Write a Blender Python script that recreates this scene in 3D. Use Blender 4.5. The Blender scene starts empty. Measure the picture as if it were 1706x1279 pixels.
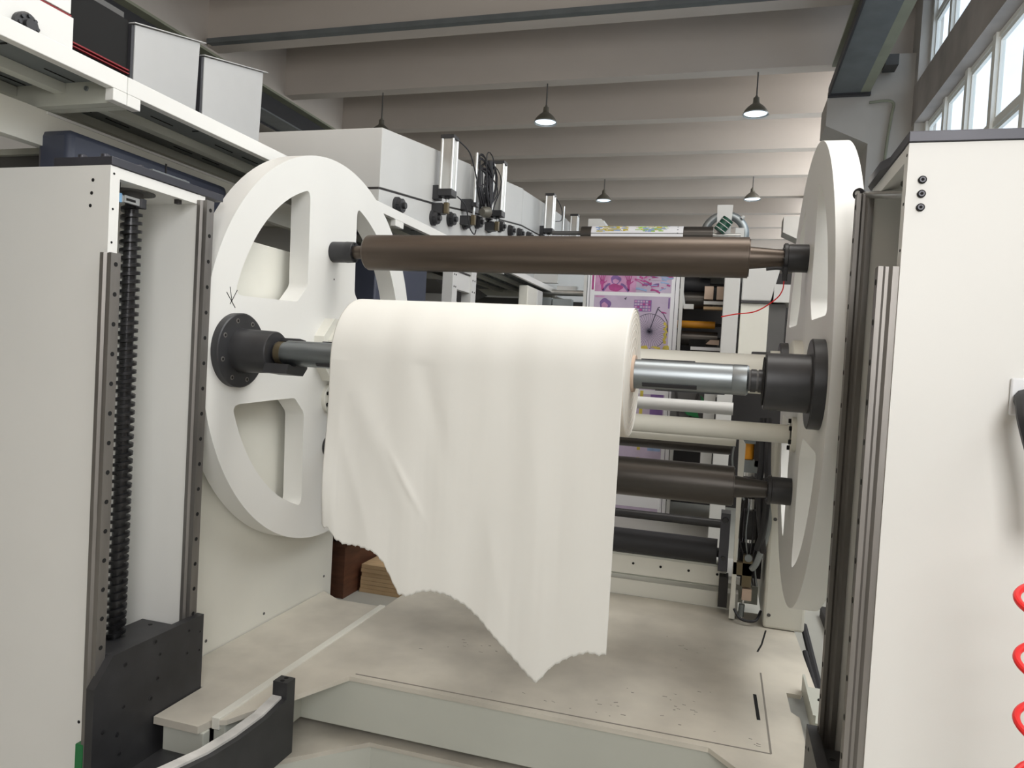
import bpy, bmesh, math, random
from mathutils import Vector, Matrix
random.seed(7)
PI = math.pi
sc = bpy.context.scene
COL = sc.collection

# ------------------------------------------------------------------ camera
cam_data = bpy.data.cameras.new('camera')
cam_data.sensor_width = 36.0
cam_data.lens = 1206.7 / 1706 * 36.0
cam_data.clip_start = 0.02
cam = bpy.data.objects.new('camera', cam_data)
COL.objects.link(cam)
Rr = Vector((0.95733581, 0.28332769, 0.05686454))
Dd = Vector((0.06342829, -0.01403941, -0.99788764))
Ff = Vector((-0.28193085, 0.95892039, -0.03141142))
cam.matrix_world = Matrix(((Rr.x, -Dd.x, -Ff.x, 0), (Rr.y, -Dd.y, -Ff.y, 0), (Rr.z, -Dd.z, -Ff.z, 1.4), (0, 0, 0, 1)))
sc.camera = cam
sc.view_settings.view_transform = 'Standard'
sc.view_settings.look = 'None'
sc.view_settings.exposure = 0.0
sc.view_settings.gamma = 1.0
sc.view_settings.use_curve_mapping = False

# ------------------------------------------------------------------ world: bright overcast sky with soft clouds
w = bpy.data.worlds.new('sky')
sc.world = w
w.use_nodes = True
nt = w.node_tree
nt.nodes.clear()
out = nt.nodes.new('ShaderNodeOutputWorld')
bg = nt.nodes.new('ShaderNodeBackground')
bg.inputs['Strength'].default_value = 1.7
tc = nt.nodes.new('ShaderNodeTexCoord')
nz = nt.nodes.new('ShaderNodeTexNoise')
nz.inputs['Scale'].default_value = 4.0
nz.inputs['Detail'].default_value = 3.0
rp = nt.nodes.new('ShaderNodeValToRGB')
rp.color_ramp.elements[0].position = 0.42
rp.color_ramp.elements[0].color = (0.62, 0.76, 0.98, 1)
rp.color_ramp.elements[1].position = 0.6
rp.color_ramp.elements[1].color = (1.0, 1.0, 1.0, 1)
nt.links.new(tc.outputs['Generated'], nz.inputs['Vector'])
nt.links.new(nz.outputs['Fac'], rp.inputs['Fac'])
nt.links.new(rp.outputs['Color'], bg.inputs['Color'])
nt.links.new(bg.outputs['Background'], out.inputs['Surface'])


def area(name, loc, target, sx, sy, energy, color=(1, 1, 1)):
    l = bpy.data.lights.new(name, 'AREA')
    l.shape = 'RECTANGLE'
    l.size = sx
    l.size_y = sy
    l.energy = energy
    l.color = color
    o = bpy.data.objects.new(name, l)
    COL.objects.link(o)
    o.location = loc
    o.rotation_euler = (Vector(target) - Vector(loc)).to_track_quat('-Z', 'Y').to_euler()
    return o


# daylight of the window band to the right of / behind the photographer, and of the open hall behind
area('window_daylight', (2.4, 3.2, 4.6), (-1.6, 3.2, 1.2), 7.0, 1.8, 136, (1.0, 0.99, 0.965))
area('hall_daylight', (0.9, -1.8, 2.5), (-0.7, 2.0, 1.2), 1.4, 2.2, 84, (1.0, 0.985, 0.965))
# added upward fill that brightens the roof beams; no real source stands there
area('roof_fill', (-3.0, -0.6, 2.9), (-3.0, -0.3, 6.0), 6.0, 5.0, 420, (1.0, 0.95, 0.88))
# added soft overhead fill, brightens deck, paper and wheel rims from above
area('overhead_fill', (1.3, 2.8, 5.9), (0.3, 2.7, 0), 1.8, 4.0, 140, (1.0, 0.975, 0.93))
# daylight entering through the window bays further down the hall
area('bay_daylight', (2.95, 17.5, 5.2), (-4, 17.5, 3.0), 7.5, 3.6, 560, (1.0, 0.98, 0.95))
area('bay_daylight', (2.95, 26.5, 5.2), (-4, 26.5, 3.0), 7.5, 3.6, 420, (1.0, 0.98, 0.95))


# ------------------------------------------------------------------ materials
def mat(name, col, rough=0.5, metal=0.0, var=0.0, vscale=3.0, bump=0.0, bscale=60.0, emit=None, estr=0.0,
        aniso=None, spec=0.5, dark=None, coords='Object', alpha=None):
    m = bpy.data.materials.new(name)
    m.use_nodes = True
    n = m.node_tree
    b = n.nodes['Principled BSDF']
    b.inputs['Base Color'].default_value = (*col, 1)
    b.inputs['Roughness'].default_value = rough
    b.inputs['Metallic'].default_value = metal
    b.inputs['Specular IOR Level'].default_value = spec
    tcn = n.nodes.new('ShaderNodeTexCoord')
    mp = n.nodes.new('ShaderNodeMapping')
    n.links.new(tcn.outputs[coords], mp.inputs['Vector'])
    if aniso:
        mp.inputs['Scale'].default_value = aniso
    if var > 0:
        t = n.nodes.new('ShaderNodeTexNoise')
        t.inputs['Scale'].default_value = vscale
        t.inputs['Detail'].default_value = 5
        n.links.new(mp.outputs['Vector'], t.inputs['Vector'])
        r = n.nodes.new('ShaderNodeValToRGB')
        r.color_ramp.elements[0].position = 0.32
        r.color_ramp.elements[1].position = 0.68
        d = dark if dark else tuple(c * (1 - var) for c in col)
        r.color_ramp.elements[0].color = (*d, 1)
        r.color_ramp.elements[1].color = (*[min(1, c * (1 + var * 0.35)) for c in col], 1)
        n.links.new(t.outputs['Fac'], r.inputs['Fac'])
        n.links.new(r.outputs['Color'], b.inputs['Base Color'])
    if bump > 0:
        t2 = n.nodes.new('ShaderNodeTexNoise')
        t2.inputs['Scale'].default_value = bscale
        t2.inputs['Detail'].default_value = 3
        n.links.new(mp.outputs['Vector'], t2.inputs['Vector'])
        bp = n.nodes.new('ShaderNodeBump')
        bp.inputs['Strength'].default_value = bump
        bp.inputs['Distance'].default_value = 0.004
        n.links.new(t2.outputs['Fac'], bp.inputs['Height'])
        n.links.new(bp.outputs['Normal'], b.inputs['Normal'])
    if emit:
        b.inputs['Emission Color'].default_value = (*emit, 1)
        b.inputs['Emission Strength'].default_value = estr
    return m


M = {}
M['white'] = mat('white_paint', (0.80, 0.795, 0.765), 0.42, var=0.03, vscale=2.0)
M['cream'] = mat('cream_paint', (0.76, 0.75, 0.68), 0.45, var=0.05, vscale=3.0)
M['hoodgrey'] = mat('hood_grey_paint', (0.47, 0.47, 0.465), 0.4, var=0.1, vscale=3)
M['panel'] = mat('grey_white_paint', (0.62, 0.62, 0.605), 0.4, var=0.04, vscale=2.0)
M['deck'] = mat('worn_deck_paint', (0.64, 0.60, 0.52), 0.5, var=0.36, vscale=2.2, bump=0.1, aniso=(1, 1, 1))
M['beam'] = mat('grey_green_paint', (0.55, 0.56, 0.50), 0.45, var=0.06)
M['black'] = mat('black_oxide', (0.042, 0.042, 0.045), 0.42, metal=0.25, var=0.3, vscale=8)
M['blacksheen'] = mat('black_gloss', (0.012, 0.012, 0.015), 0.32)
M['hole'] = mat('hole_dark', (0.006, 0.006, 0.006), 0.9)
M['dark'] = mat('flat_dark_paint', (0.035, 0.032, 0.032), 0.7)  # plain matt dark colour shared by panels, cables and small parts
M['darkgrey'] = mat('dark_grey_paint', (0.10, 0.098, 0.096), 0.6, var=0.15)
M['capgrey'] = mat('slate_plate', (0.065, 0.065, 0.078), 0.38, metal=0.3, var=0.2, vscale=5)
M['navy'] = mat('navy_paint', (0.045, 0.052, 0.08), 0.45, var=0.1)
M['railm'] = mat('ground_steel', (0.27, 0.255, 0.24), 0.45, metal=0.75, var=0.25, vscale=6, aniso=(3, 3, 0.4))
M['screw'] = mat('oiled_screw_steel', (0.055, 0.055, 0.058), 0.3, metal=0.8, var=0.3, vscale=20)
M['shaft'] = mat('brushed_shaft', (0.29, 0.315, 0.33), 0.4, metal=1.0, var=0.2, vscale=5, aniso=(0.4, 6, 6))
M['alu'] = mat('aluminium', (0.62, 0.62, 0.6), 0.3, metal=0.85, var=0.08, aniso=(6, 6, 0.4))
M['anod'] = mat('brown_anodised_roller', (0.125, 0.10, 0.082), 0.38, metal=0.75, var=0.22, vscale=4, aniso=(0.25, 5, 5))
M['darkroll'] = mat('dark_anodised_roller', (0.085, 0.077, 0.070), 0.35, metal=0.7, var=0.2, vscale=4, aniso=(0.25, 5, 5))
M['rubber'] = mat('black_rubber', (0.022, 0.022, 0.026), 0.55)
M['paper'] = mat('matte_paper', (0.80, 0.79, 0.745), 0.75, var=0.035, vscale=2.5, bump=0.12, bscale=25, aniso=(1, 1, 0.25), spec=0.2)
M['core'] = mat('core_card', (0.55, 0.42, 0.33), 0.8)
M['edge'] = mat('paper_edges', (0.78, 0.72, 0.64), 0.8, var=0.05, vscale=30, spec=0.2)
M['concrete'] = mat('painted_ceiling', (0.64, 0.585, 0.535), 0.85, var=0.12, vscale=0.6, aniso=(0.4, 1, 1), spec=0.2)
M['wall'] = mat('wall_plaster', (0.55, 0.52, 0.48), 0.85, var=0.14, vscale=0.9, spec=0.2)
M['wallgrey'] = mat('stained_plaster', (0.50, 0.46, 0.43), 0.85, var=0.3, vscale=1.2, spec=0.2)
M['reveal'] = mat('window_reveal', (0.9, 0.9, 0.85), 0.7, var=0.04)
M['girder'] = mat('girder_blue_grey', (0.155, 0.17, 0.175), 0.5, var=0.15)
M['girderdark'] = mat('girder_edge_dark', (0.035, 0.035, 0.04), 0.5)
M['girderolive'] = mat('girder_olive', (0.30, 0.31, 0.23), 0.55, var=0.1)
M['floor'] = mat('factory_floor', (0.46, 0.46, 0.42), 0.55, var=0.2, vscale=1.0)
M['brownwood'] = mat('brown_crate_wood', (0.12, 0.045, 0.022), 0.6, var=0.4, vscale=6, aniso=(1, 1, 5))
M['ply'] = mat('plywood_face', (0.60, 0.42, 0.24), 0.6, var=0.2, vscale=5, aniso=(1, 4, 1))
M['orange'] = mat('orange_roller', (0.85, 0.36, 0.02), 0.4)
M['green'] = mat('green_plastic', (0.01, 0.18, 0.05), 0.35)
M['darkgreen'] = mat('dark_green_hose', (0.01, 0.07, 0.045), 0.35)
M['red'] = mat('red_hose', (0.85, 0.02, 0.02), 0.35)
M['redline'] = mat('red_edge_paint', (0.25, 0.01, 0.015), 0.5)
M['blue'] = mat('blue_plastic', (0.25, 0.48, 0.75), 0.35)
M['brass'] = mat('brass_fitting', (0.16, 0.13, 0.08), 0.45, metal=0.7)
M['bright'] = mat('polished_steel', (0.75, 0.76, 0.78), 0.2, metal=1.0)
M['galv'] = mat('galvanised_duct', (0.32, 0.35, 0.36), 0.38, metal=0.7, var=0.2)
M['grime'] = mat('grimy_white_strip', (0.66, 0.65, 0.63), 0.5, var=0.4, vscale=9)
M['pen'] = mat('marker_ink', (0.02, 0.02, 0.02), 0.7)
M['scratch'] = mat('deck_scuff', (0.24, 0.22, 0.19), 0.7)
M['lampshade'] = mat('lamp_aluminium', (0.20, 0.19, 0.16), 0.45, metal=0.5)
M['lampglow'] = mat('lamp_glow', (0.8, 0.9, 1.0), 0.4, emit=(0.75, 0.88, 1.0), estr=1.6)
M['lamprim'] = mat('lamp_rim', (0.55, 0.58, 0.6), 0.3, metal=0.6)
M['switch'] = mat('switch_plastic', (0.82, 0.83, 0.85), 0.25)
M['p_base'] = mat('print_lilac', (0.55, 0.46, 0.60), 0.45, var=0.2, vscale=3)
M['p_white'] = mat('print_margin', (0.80, 0.80, 0.83), 0.45)
M['p_mag'] = mat('print_magenta', (0.46, 0.07, 0.27), 0.45, var=0.35, vscale=9)
M['p_pink'] = mat('print_pink', (0.58, 0.30, 0.50), 0.45, var=0.2, vscale=12)
M['p_purple'] = mat('print_purple', (0.22, 0.12, 0.34), 0.45, var=0.25, vscale=12)
M['p_slate'] = mat('print_slate', (0.07, 0.06, 0.10), 0.5)
M['p_yellow'] = mat('print_yellow', (0.62, 0.50, 0.08), 0.45, var=0.3, vscale=12)
M['p_green'] = mat('print_green', (0.35, 0.60, 0.08), 0.45, var=0.3, vscale=12)
M['p_blue'] = mat('print_blue', (0.30, 0.42, 0.66), 0.45, var=0.2, vscale=12)

# clear glass that lets daylight through
mg = bpy.data.materials.new('window_glass')
mg.use_nodes = True
g = mg.node_tree
g.nodes.clear()
go = g.nodes.new('ShaderNodeOutputMaterial')
gm = g.nodes.new('ShaderNodeMixShader')
gt = g.nodes.new('ShaderNodeBsdfTransparent')
gt.inputs['Color'].default_value = (0.93, 0.96, 0.97, 1)
gg = g.nodes.new('ShaderNodeBsdfGlossy')
gg.inputs['Roughness'].default_value = 0.05
gm.inputs['Fac'].default_value = 0.06
g.links.new(gt.outputs[0], gm.inputs[1])
g.links.new(gg.outputs[0], gm.inputs[2])
g.links.new(gm.outputs[0], go.inputs['Surface'])
M['glass'] = mg


# ------------------------------------------------------------------ mesh helpers
class MB:
    """collects shapes; build() links them as ONE mesh object"""

    def __init__(self):
        self.v, self.f, self.m, self.mats = [], [], [], []

    def mi(self, k):
        if k not in self.mats:
            self.mats.append(k)
        return self.mats.index(k)

    def add(self, vs, fs, k):
        o = len(self.v)
        i = self.mi(k)
        self.v += [tuple(p) for p in vs]
        for f in fs:
            self.f.append([a + o for a in f])
            self.m.append(i)
        return self

    def box(self, x0, x1, y0, y1, z0, z1, k='white'):
        vs = [(x, y, z) for x in (x0, x1) for y in (y0, y1) for z in (z0, z1)]
        fs = [(0, 1, 3, 2), (4, 6, 7, 5), (0, 4, 5, 1), (2, 3, 7, 6), (0, 2, 6, 4), (1, 5, 7, 3)]
        return self.add(vs, fs, k)

    def lathe(self, p, d, prof, k='white', n=32, cap=True):
        """prof = [(distance along d, radius)...]"""
        d = Vector(d).normalized()
        p = Vector(p)
        a = Vector((0, 0, 1)) if abs(d.z) < 0.9 else Vector((1, 0, 0))
        u = d.cross(a).normalized()
        v = d.cross(u)
        vs = []
        for t, r in prof:
            for i in range(n):
                th = 2 * PI * i / n
                vs.append(p + d * t + (u * math.cos(th) + v * math.sin(th)) * r)
        fs = []
        for j in range(len(prof) - 1):
            for i in range(n):
                i2 = (i + 1) % n
                fs.append((j * n + i, j * n + i2, (j + 1) * n + i2, (j + 1) * n + i))
        if cap:
            fs.append(tuple(range(n - 1, -1, -1)))
            fs.append(tuple((len(prof) - 1) * n + i for i in range(n)))
        return self.add(vs, fs, k)

    def cyl(self, p0, p1, r, k='white', n=24, r1=None):
        p0, p1 = Vector(p0), Vector(p1)
        return self.lathe(p0, p1 - p0, [(0, r), ((p1 - p0).length, r if r1 is None else r1)], k, n)

    def prism(self, pts, axis, a, b, k='white'):
        """pts: 2D polygon in the two other axes (in xyz order), extruded along axis from a to b"""
        def P(q, t):
            if axis == 'x':
                return (t, q[0], q[1])
            if axis == 'y':
                return (q[0], t, q[1])
            return (q[0], q[1], t)
        n = len(pts)
        vs = [P(q, a) for q in pts] + [P(q, b) for q in pts]
        fs = [tuple(range(n - 1, -1, -1)), tuple(range(n, 2 * n))]
        for i in range(n):
            j = (i + 1) % n
            fs.append((i, j, n + j, n + i))
        return self.add(vs, fs, k)

    def tube(self, pts, r, k='black', n=8, closed=False):
        pts = [Vector(p) for p in pts]
        if not closed and 2 < len(pts) < 12:          # smooth curve through the points
            q = [pts[0]] + pts + [pts[-1]]
            sm = []
            for i in range(1, len(q) - 2):
                for j in range(6):
                    t = j / 6
                    a, b, c, d = q[i - 1], q[i], q[i + 1], q[i + 2]
                    sm.append(.5 * ((2 * b) + (c - a) * t + (2 * a - 5 * b + 4 * c - d) * t * t + (3 * b - a - 3 * c + d) * t ** 3))
            pts = sm + [pts[-1]]
        vs, fs = [], []
        N = len(pts)
        up = None
        for i, p in enumerate(pts):
            if closed:
                t = (pts[(i + 1) % N] - pts[i - 1]).normalized()
            else:
                t = (pts[min(i + 1, N - 1)] - pts[max(i - 1, 0)]).normalized()
            if up is None:
                a = Vector((0, 0, 1)) if abs(t.z) < 0.9 else Vector((1, 0, 0))
                up = (a - t * a.dot(t)).normalized()
            else:
                up = (up - t * up.dot(t)).normalized()
            s = t.cross(up)
            for q in range(n):
                th = 2 * PI * q / n
                vs.append(p + (up * math.cos(th) + s * math.sin(th)) * r)
        for i in range(N if closed else N - 1):
            i2 = (i + 1) % N
            for q in range(n):
                q2 = (q + 1) % n
                fs.append((i * n + q, i * n + q2, i2 * n + q2, i2 * n + q))
        if not closed:
            fs.append(tuple(range(n - 1, -1, -1)))
            fs.append(tuple((N - 1) * n + q for q in range(n)))
        return self.add(vs, fs, k)

    def strip(self, pts, wid, axis, t0, t1, k):
        """ribbon of constant width following 2D pts (plane normal to axis), between t0 and t1"""
        for (a, b) in zip(pts[:-1], pts[1:]):
            dx, dy = b[0] - a[0], b[1] - a[1]
            L = math.hypot(dx, dy) or 1
            nx, ny = -dy / L * wid / 2, dx / L * wid / 2
            self.prism([(a[0] + nx, a[1] + ny), (a[0] - nx, a[1] - ny), (b[0] - nx, b[1] - ny), (b[0] + nx, b[1] + ny)], axis, t0, t1, k)
        return self

    def build(self, name, parent=None, smooth=30, bevel=0.0, origin=None):
        me = bpy.data.meshes.new(name)
        if parent is not None:
            off = Vector(wloc(parent))
        elif origin is not None:
            off = Vector(origin)
        else:
            xs, ys, zs = zip(*self.v)
            off = Vector(((min(xs) + max(xs)) / 2, (min(ys) + max(ys)) / 2, min(zs)))
        me.from_pydata([tuple(Vector(p) - off) for p in self.v], [], self.f)
        for k in self.mats:
            me.materials.append(M[k])
        me.polygons.foreach_set('material_index', self.m)
        bm = bmesh.new()
        bm.from_mesh(me)
        bmesh.ops.recalc_face_normals(bm, faces=bm.faces)
        bm.to_mesh(me)
        bm.free()
        if smooth:
            me.polygons.foreach_set('use_smooth', [True] * len(me.polygons))
            me.set_sharp_from_angle(angle=math.radians(smooth))
        o = bpy.data.objects.new(name, me)
        COL.objects.link(o)
        if parent is not None:
            o.parent = parent
        else:
            o.location = off
        if bevel > 0:
            b = o.modifiers.new('bevel', 'BEVEL')
            b.width = bevel
            b.segments = 2
            b.limit_method = 'ANGLE'
            b.angle_limit = math.radians(50)
        me.update()
        return o


def wloc(o):
    l = Vector(o.location)
    while o.parent is not None:
        o = o.parent
        l += Vector(o.location)
    return l


def tag(o, label=None, cat=None, group=None, kind=None):
    if label:
        o['label'] = label
    if cat:
        o['category'] = cat
    if group:
        o['group'] = group
    if kind:
        o['kind'] = kind
    return o


def thing(name, label, cat, loc, group=None):
    o = bpy.data.objects.new(name, None)
    o.empty_display_size = 0.05
    COL.objects.link(o)
    o.location = loc
    return tag(o, label, cat, group)


def copy_tree(o, parent=None, loc=None):
    c = o.copy()
    COL.objects.link(c)
    c.parent = parent
    if loc is not None:
        c.location = loc
    for ch in [q for q in COL.objects if q.parent == o]:
        copy_tree(ch, c)
    return c


def struct(name, mb, **k):
    return tag(mb.build(name, **k), kind='structure')


# ------------------------------------------------------------------ building shell
XW = 2.5
struct('floor', MB().box(-12, 3.2, -8, 34, -0.1, 0, 'floor'), smooth=0)
struct('ceiling', MB().box(-12, 2.8, -8, 34, 7.45, 7.6, 'concrete'), smooth=0)
struct('wall_far', MB().box(-12, 2.8, 33.5, 33.8, 0, 7.45, 'wall'), smooth=0)
struct('wall_left', MB().box(-10.3, -10.0, -8, 33.5, 0, 7.45, 'wall'), smooth=0)
struct('wall_back', MB().box(-12, 2.8, -8.3, -8.0, 0, 7.45, 'wall'), smooth=0)
wr = MB()
BAYS = [(-3.5, 3.6), (4.4, 12.35), (13.6, 21.5), (22.7, 30.6)]
wr.box(XW, XW + 0.3, -8, 33.5, 0, 3.2, 'wall')
wr.box(XW, XW + 0.3, -8, 33.5, 5.36, 5.98, 'wallgrey')
wr.box(XW, XW + 0.3, -8, 33.5, 7.4, 7.6, 'wall')
edges = [-8] + [e for b in BAYS for e in b] + [33.5]
for i in range(0, len(edges), 2):
    wr.box(XW, XW + 0.3, edges[i], edges[i + 1], 3.2, 5.36, 'wall')
    wr.box(XW, XW + 0.3, edges[i], edges[i + 1], 5.98, 7.4, 'wall')
struct('wall_right', wr, smooth=0)
# windows: white frames with mullions, glass pane as a child
wn = 0
for (y0, y1) in BAYS:
    for (z0, z1, tr) in ((3.2, 5.36, 4.33), (5.98, 7.4, 6.9)):
        wn += 1
        f = MB()
        xa, xb = XW + 0.17, XW + 0.24
        f.box(xa, xb, y0, y1, z0, z0 + 0.06, 'reveal')
        f.box(xa, xb, y0, y1, z1 - 0.06, z1, 'reveal')
        f.box(xa, xb, y0, y1, tr - 0.035, tr + 0.035, 'reveal')
        k = int((y1 - y0) / 0.95)
        for i in range(k + 1):
            y = y0 + (y1 - y0 - 0.07) * i / k
            f.box(xa - 0.03, xb, y - .02, y + 0.09, z0, z1, 'reveal')
            # casement frame inside each light
            if i < k:
                yb = y0 + (y1 - y0 - 0.07) * (i + 1) / k
                for (a, b) in ((z0 + 0.06, tr - 0.035), (tr + 0.035, z1 - 0.06)):
                    f.box(xa + 0.015, xb - 0.01, y + 0.10, y + 0.14, a + 0.01, b - 0.01, 'reveal')
                    f.box(xa + 0.015, xb - 0.01, yb - 0.045, yb - 0.01, a + 0.01, b - 0.01, 'reveal')
                    f.box(xa + 0.015, xb - 0.01, y + 0.14, yb - 0.045, b - 0.045, b - 0.01, 'reveal')
                    f.box(xa + 0.015, xb - 0.01, y + 0.14, yb - 0.045, a + 0.01, a + 0.045, 'reveal')
        fo = struct('window_%d' % wn, f, smooth=0)
        MB().box(xa + 0.03, xa + 0.036, y0 + 0.05, y1 - 0.05, z0 + 0.05, z1 - 0.05, 'glass').build('window_pane', parent=fo, smooth=0)
tn = 0


def trim(mb, **k):
    global tn
    tn += 1
    return struct('trim_%d' % tn, mb, **k)


# ceiling beams across the hall
for i in range(-8, 9):
    y = 12.82 + 2.27 * i
    trim(MB().box(-8.9, 2.5, y, y + 0.28, 6.5, 7.45, 'concrete'), smooth=0)
# longitudinal concrete girder on the left and pillars
trim(MB().box(-9.5, -8.9, -2, 33.5, 6.35, 7.45, 'concrete'), smooth=0)
for y in (9.0, 21.0):
    trim(MB().box(-9.6, -9.15, y - 0.1, y + 0.5, 0, 6.35, 'wall'), smooth=0)
# pilaster with corbel on the window wall
for y in (12.55, 21.6):
    p = MB()
    p.box(1.9, 2.5, y, y + 0.75, 0, 6.5, 'wall')
    p.prism([(1.27, 5.86), (1.9, 5.86), (1.9, 5.12), (1.27, 5.42)], 'y', y - 0.02, y + 0.75, 'wall')
    trim(p, smooth=0)


def crane_girder(x0, x1, y0, y1, z, label):
    t = thing('crane_girder', label, 'girder', ((x0 + x1) / 2, (y0 + y1) / 2, z))
    wi = x1 - x0
    MB().box(x0, x1, y0, y1, z, z + 0.03, 'girder').build('bottom_flange', t, smooth=0)
    MB().box(x0 + wi * .42, x0 + wi * .58, y0, y1, z + 0.03, z + 0.42, 'girderdark').build('web_plate', t, smooth=0)
    MB().box(x0, x1, y0, y1, z + 0.42, z + 0.46, 'girderolive').build('top_flange', t, smooth=0)
    a = MB()
    a.box(x0 - 0.03, x0 - 0.002, y0, y1, z - 0.03, z + 0.1, 'girderdark')
    a.box(x0 - 0.03, x1 + .15, y1 - 0.03, y1 + .05, z - 0.04, z + 0.03, 'girderdark')
    a.build('edge_angle', t, smooth=0)
    return t


crane_girder(1.29, 1.72, 4.0, 12.4, 5.87, 'blue-grey steel crane girder hung high beside the right window wall')
t = thing('crane_rail', 'olive flat strip running along the right crane girder', 'rail', (1.8, 8, 5.87))
MB().box(1.7205, 1.86, 4.0, 12.4, 5.87, 5.9, 'girderolive').build('strip', t, smooth=0)
crane_girder(-8.9, -8.45, 4.0, 30, 5.75, 'dark steel crane girder high along the left side, behind the white hoods')
# conduit on the pilaster, small bracket
tag(MB().tube([(1.88, 12.5, 5.75), (2.2, 12.5, 5.75), (2.2, 12.5, 5.5), (2.16, 12.5, 5.0), (2.13, 12.5, 4.0), (2.13, 12.5, 2.6)], 0.022, 'girderolive').build('conduit'),
    'thin olive conduit bending down the pilaster beside the windows', 'conduit')
b = MB().box(2.02, 2.2, 12.2, 12.5, 6.2, 6.36, 'darkgrey')
b.box(1.75, 2.02, 12.3, 12.34, 6.24, 6.28, 'bright')
tag(b.build('bracket'), 'small dark bracket with a short rod beside the right crane girder', 'bracket')
tag(MB().tube([(1.95, 8.0, 6.6), (1.98, 12.4, 6.35)], 0.008, 'reveal').build('wire'), 'thin pale wire running down to the bracket by the right girder', 'wire')
# cable tray under the first beam
ct = MB()
ct.box(-8.8, 2.4, 10.42, 10.54, 6.50, 6.53, 'girder')
ct.box(-8.8, 2.4, 10.40, 10.42, 6.49, 6.57, 'girder')
for i in range(6):
    y = 10.43 + 0.018 * i
    ct.tube([(-8.8, y, 6.55 + .01 * (i % 2)), (-3, y, 6.555), (2.4, y, 6.55)], 0.009, 'dark', 6)
tag(ct.build('cable_tray', smooth=0), 'dark cable tray running across the nearest ceiling beam', 'cable tray')

# pendant lamps
def lamp(x, y, zb, ztop, label, s=1.0, lit=True):
    t = thing('pendant_lamp', label, 'lamp', (x, y, zb), 'bell lamps hanging from the beams')
    pr = [(0, .205), (.03, .198), (.07, .175), (.11, .14), (.145, .10), (.17, .066), (.19, .055), (.25, .052), (.27, .05), (.275, .03), (.31, .02)]
    MB().lathe((x, y, zb), (0, 0, 1), [(a * s, r * s) for a, r in pr], 'lampshade', 28, cap=False).build('lamp_shade', t)
    MB().lathe((x, y, zb), (0, 0, 1), [(-.012 * s, .205 * s), (-.014 * s, .215 * s), (.004 * s, .212 * s), (.012 * s, .2 * s)], 'lamprim', 28, cap=False).build('rim', t)
    MB().lathe((x, y, zb + .012 * s), (0, 0, 1), [(0, .19 * s), (.05 * s, .15 * s), (.1 * s, .05 * s)], 'lampglow', 24).build('bulb', t)
    MB().cyl((x, y, zb + .29 * s), (x, y, ztop), .012, 'darkgrey', 8).build('cord', t)
    return t


lamp(.2, 12.97, 5.80, 6.51, 'large lit bell lamp nearest the window wall')
lamp(-3.46, 12.97, 5.80, 6.51, 'large lit bell lamp above the middle of the long brown roller')
lamp(-6.78, 12.97, 5.70, 6.51, 'brown bell lamp half hidden behind the white dryer tunnel roof')
lamp(.36, 19.75, 5.92, 6.51, 'small distant bell lamp near the white wheel on the right')
lamp(-3.5, 19.75, 5.92, 6.51, 'small distant bell lamp above the printed web')


# ------------------------------------------------------------------ lift columns (left and right)
YN, YF, ZT = 1.571, 1.94, 1.8655


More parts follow.
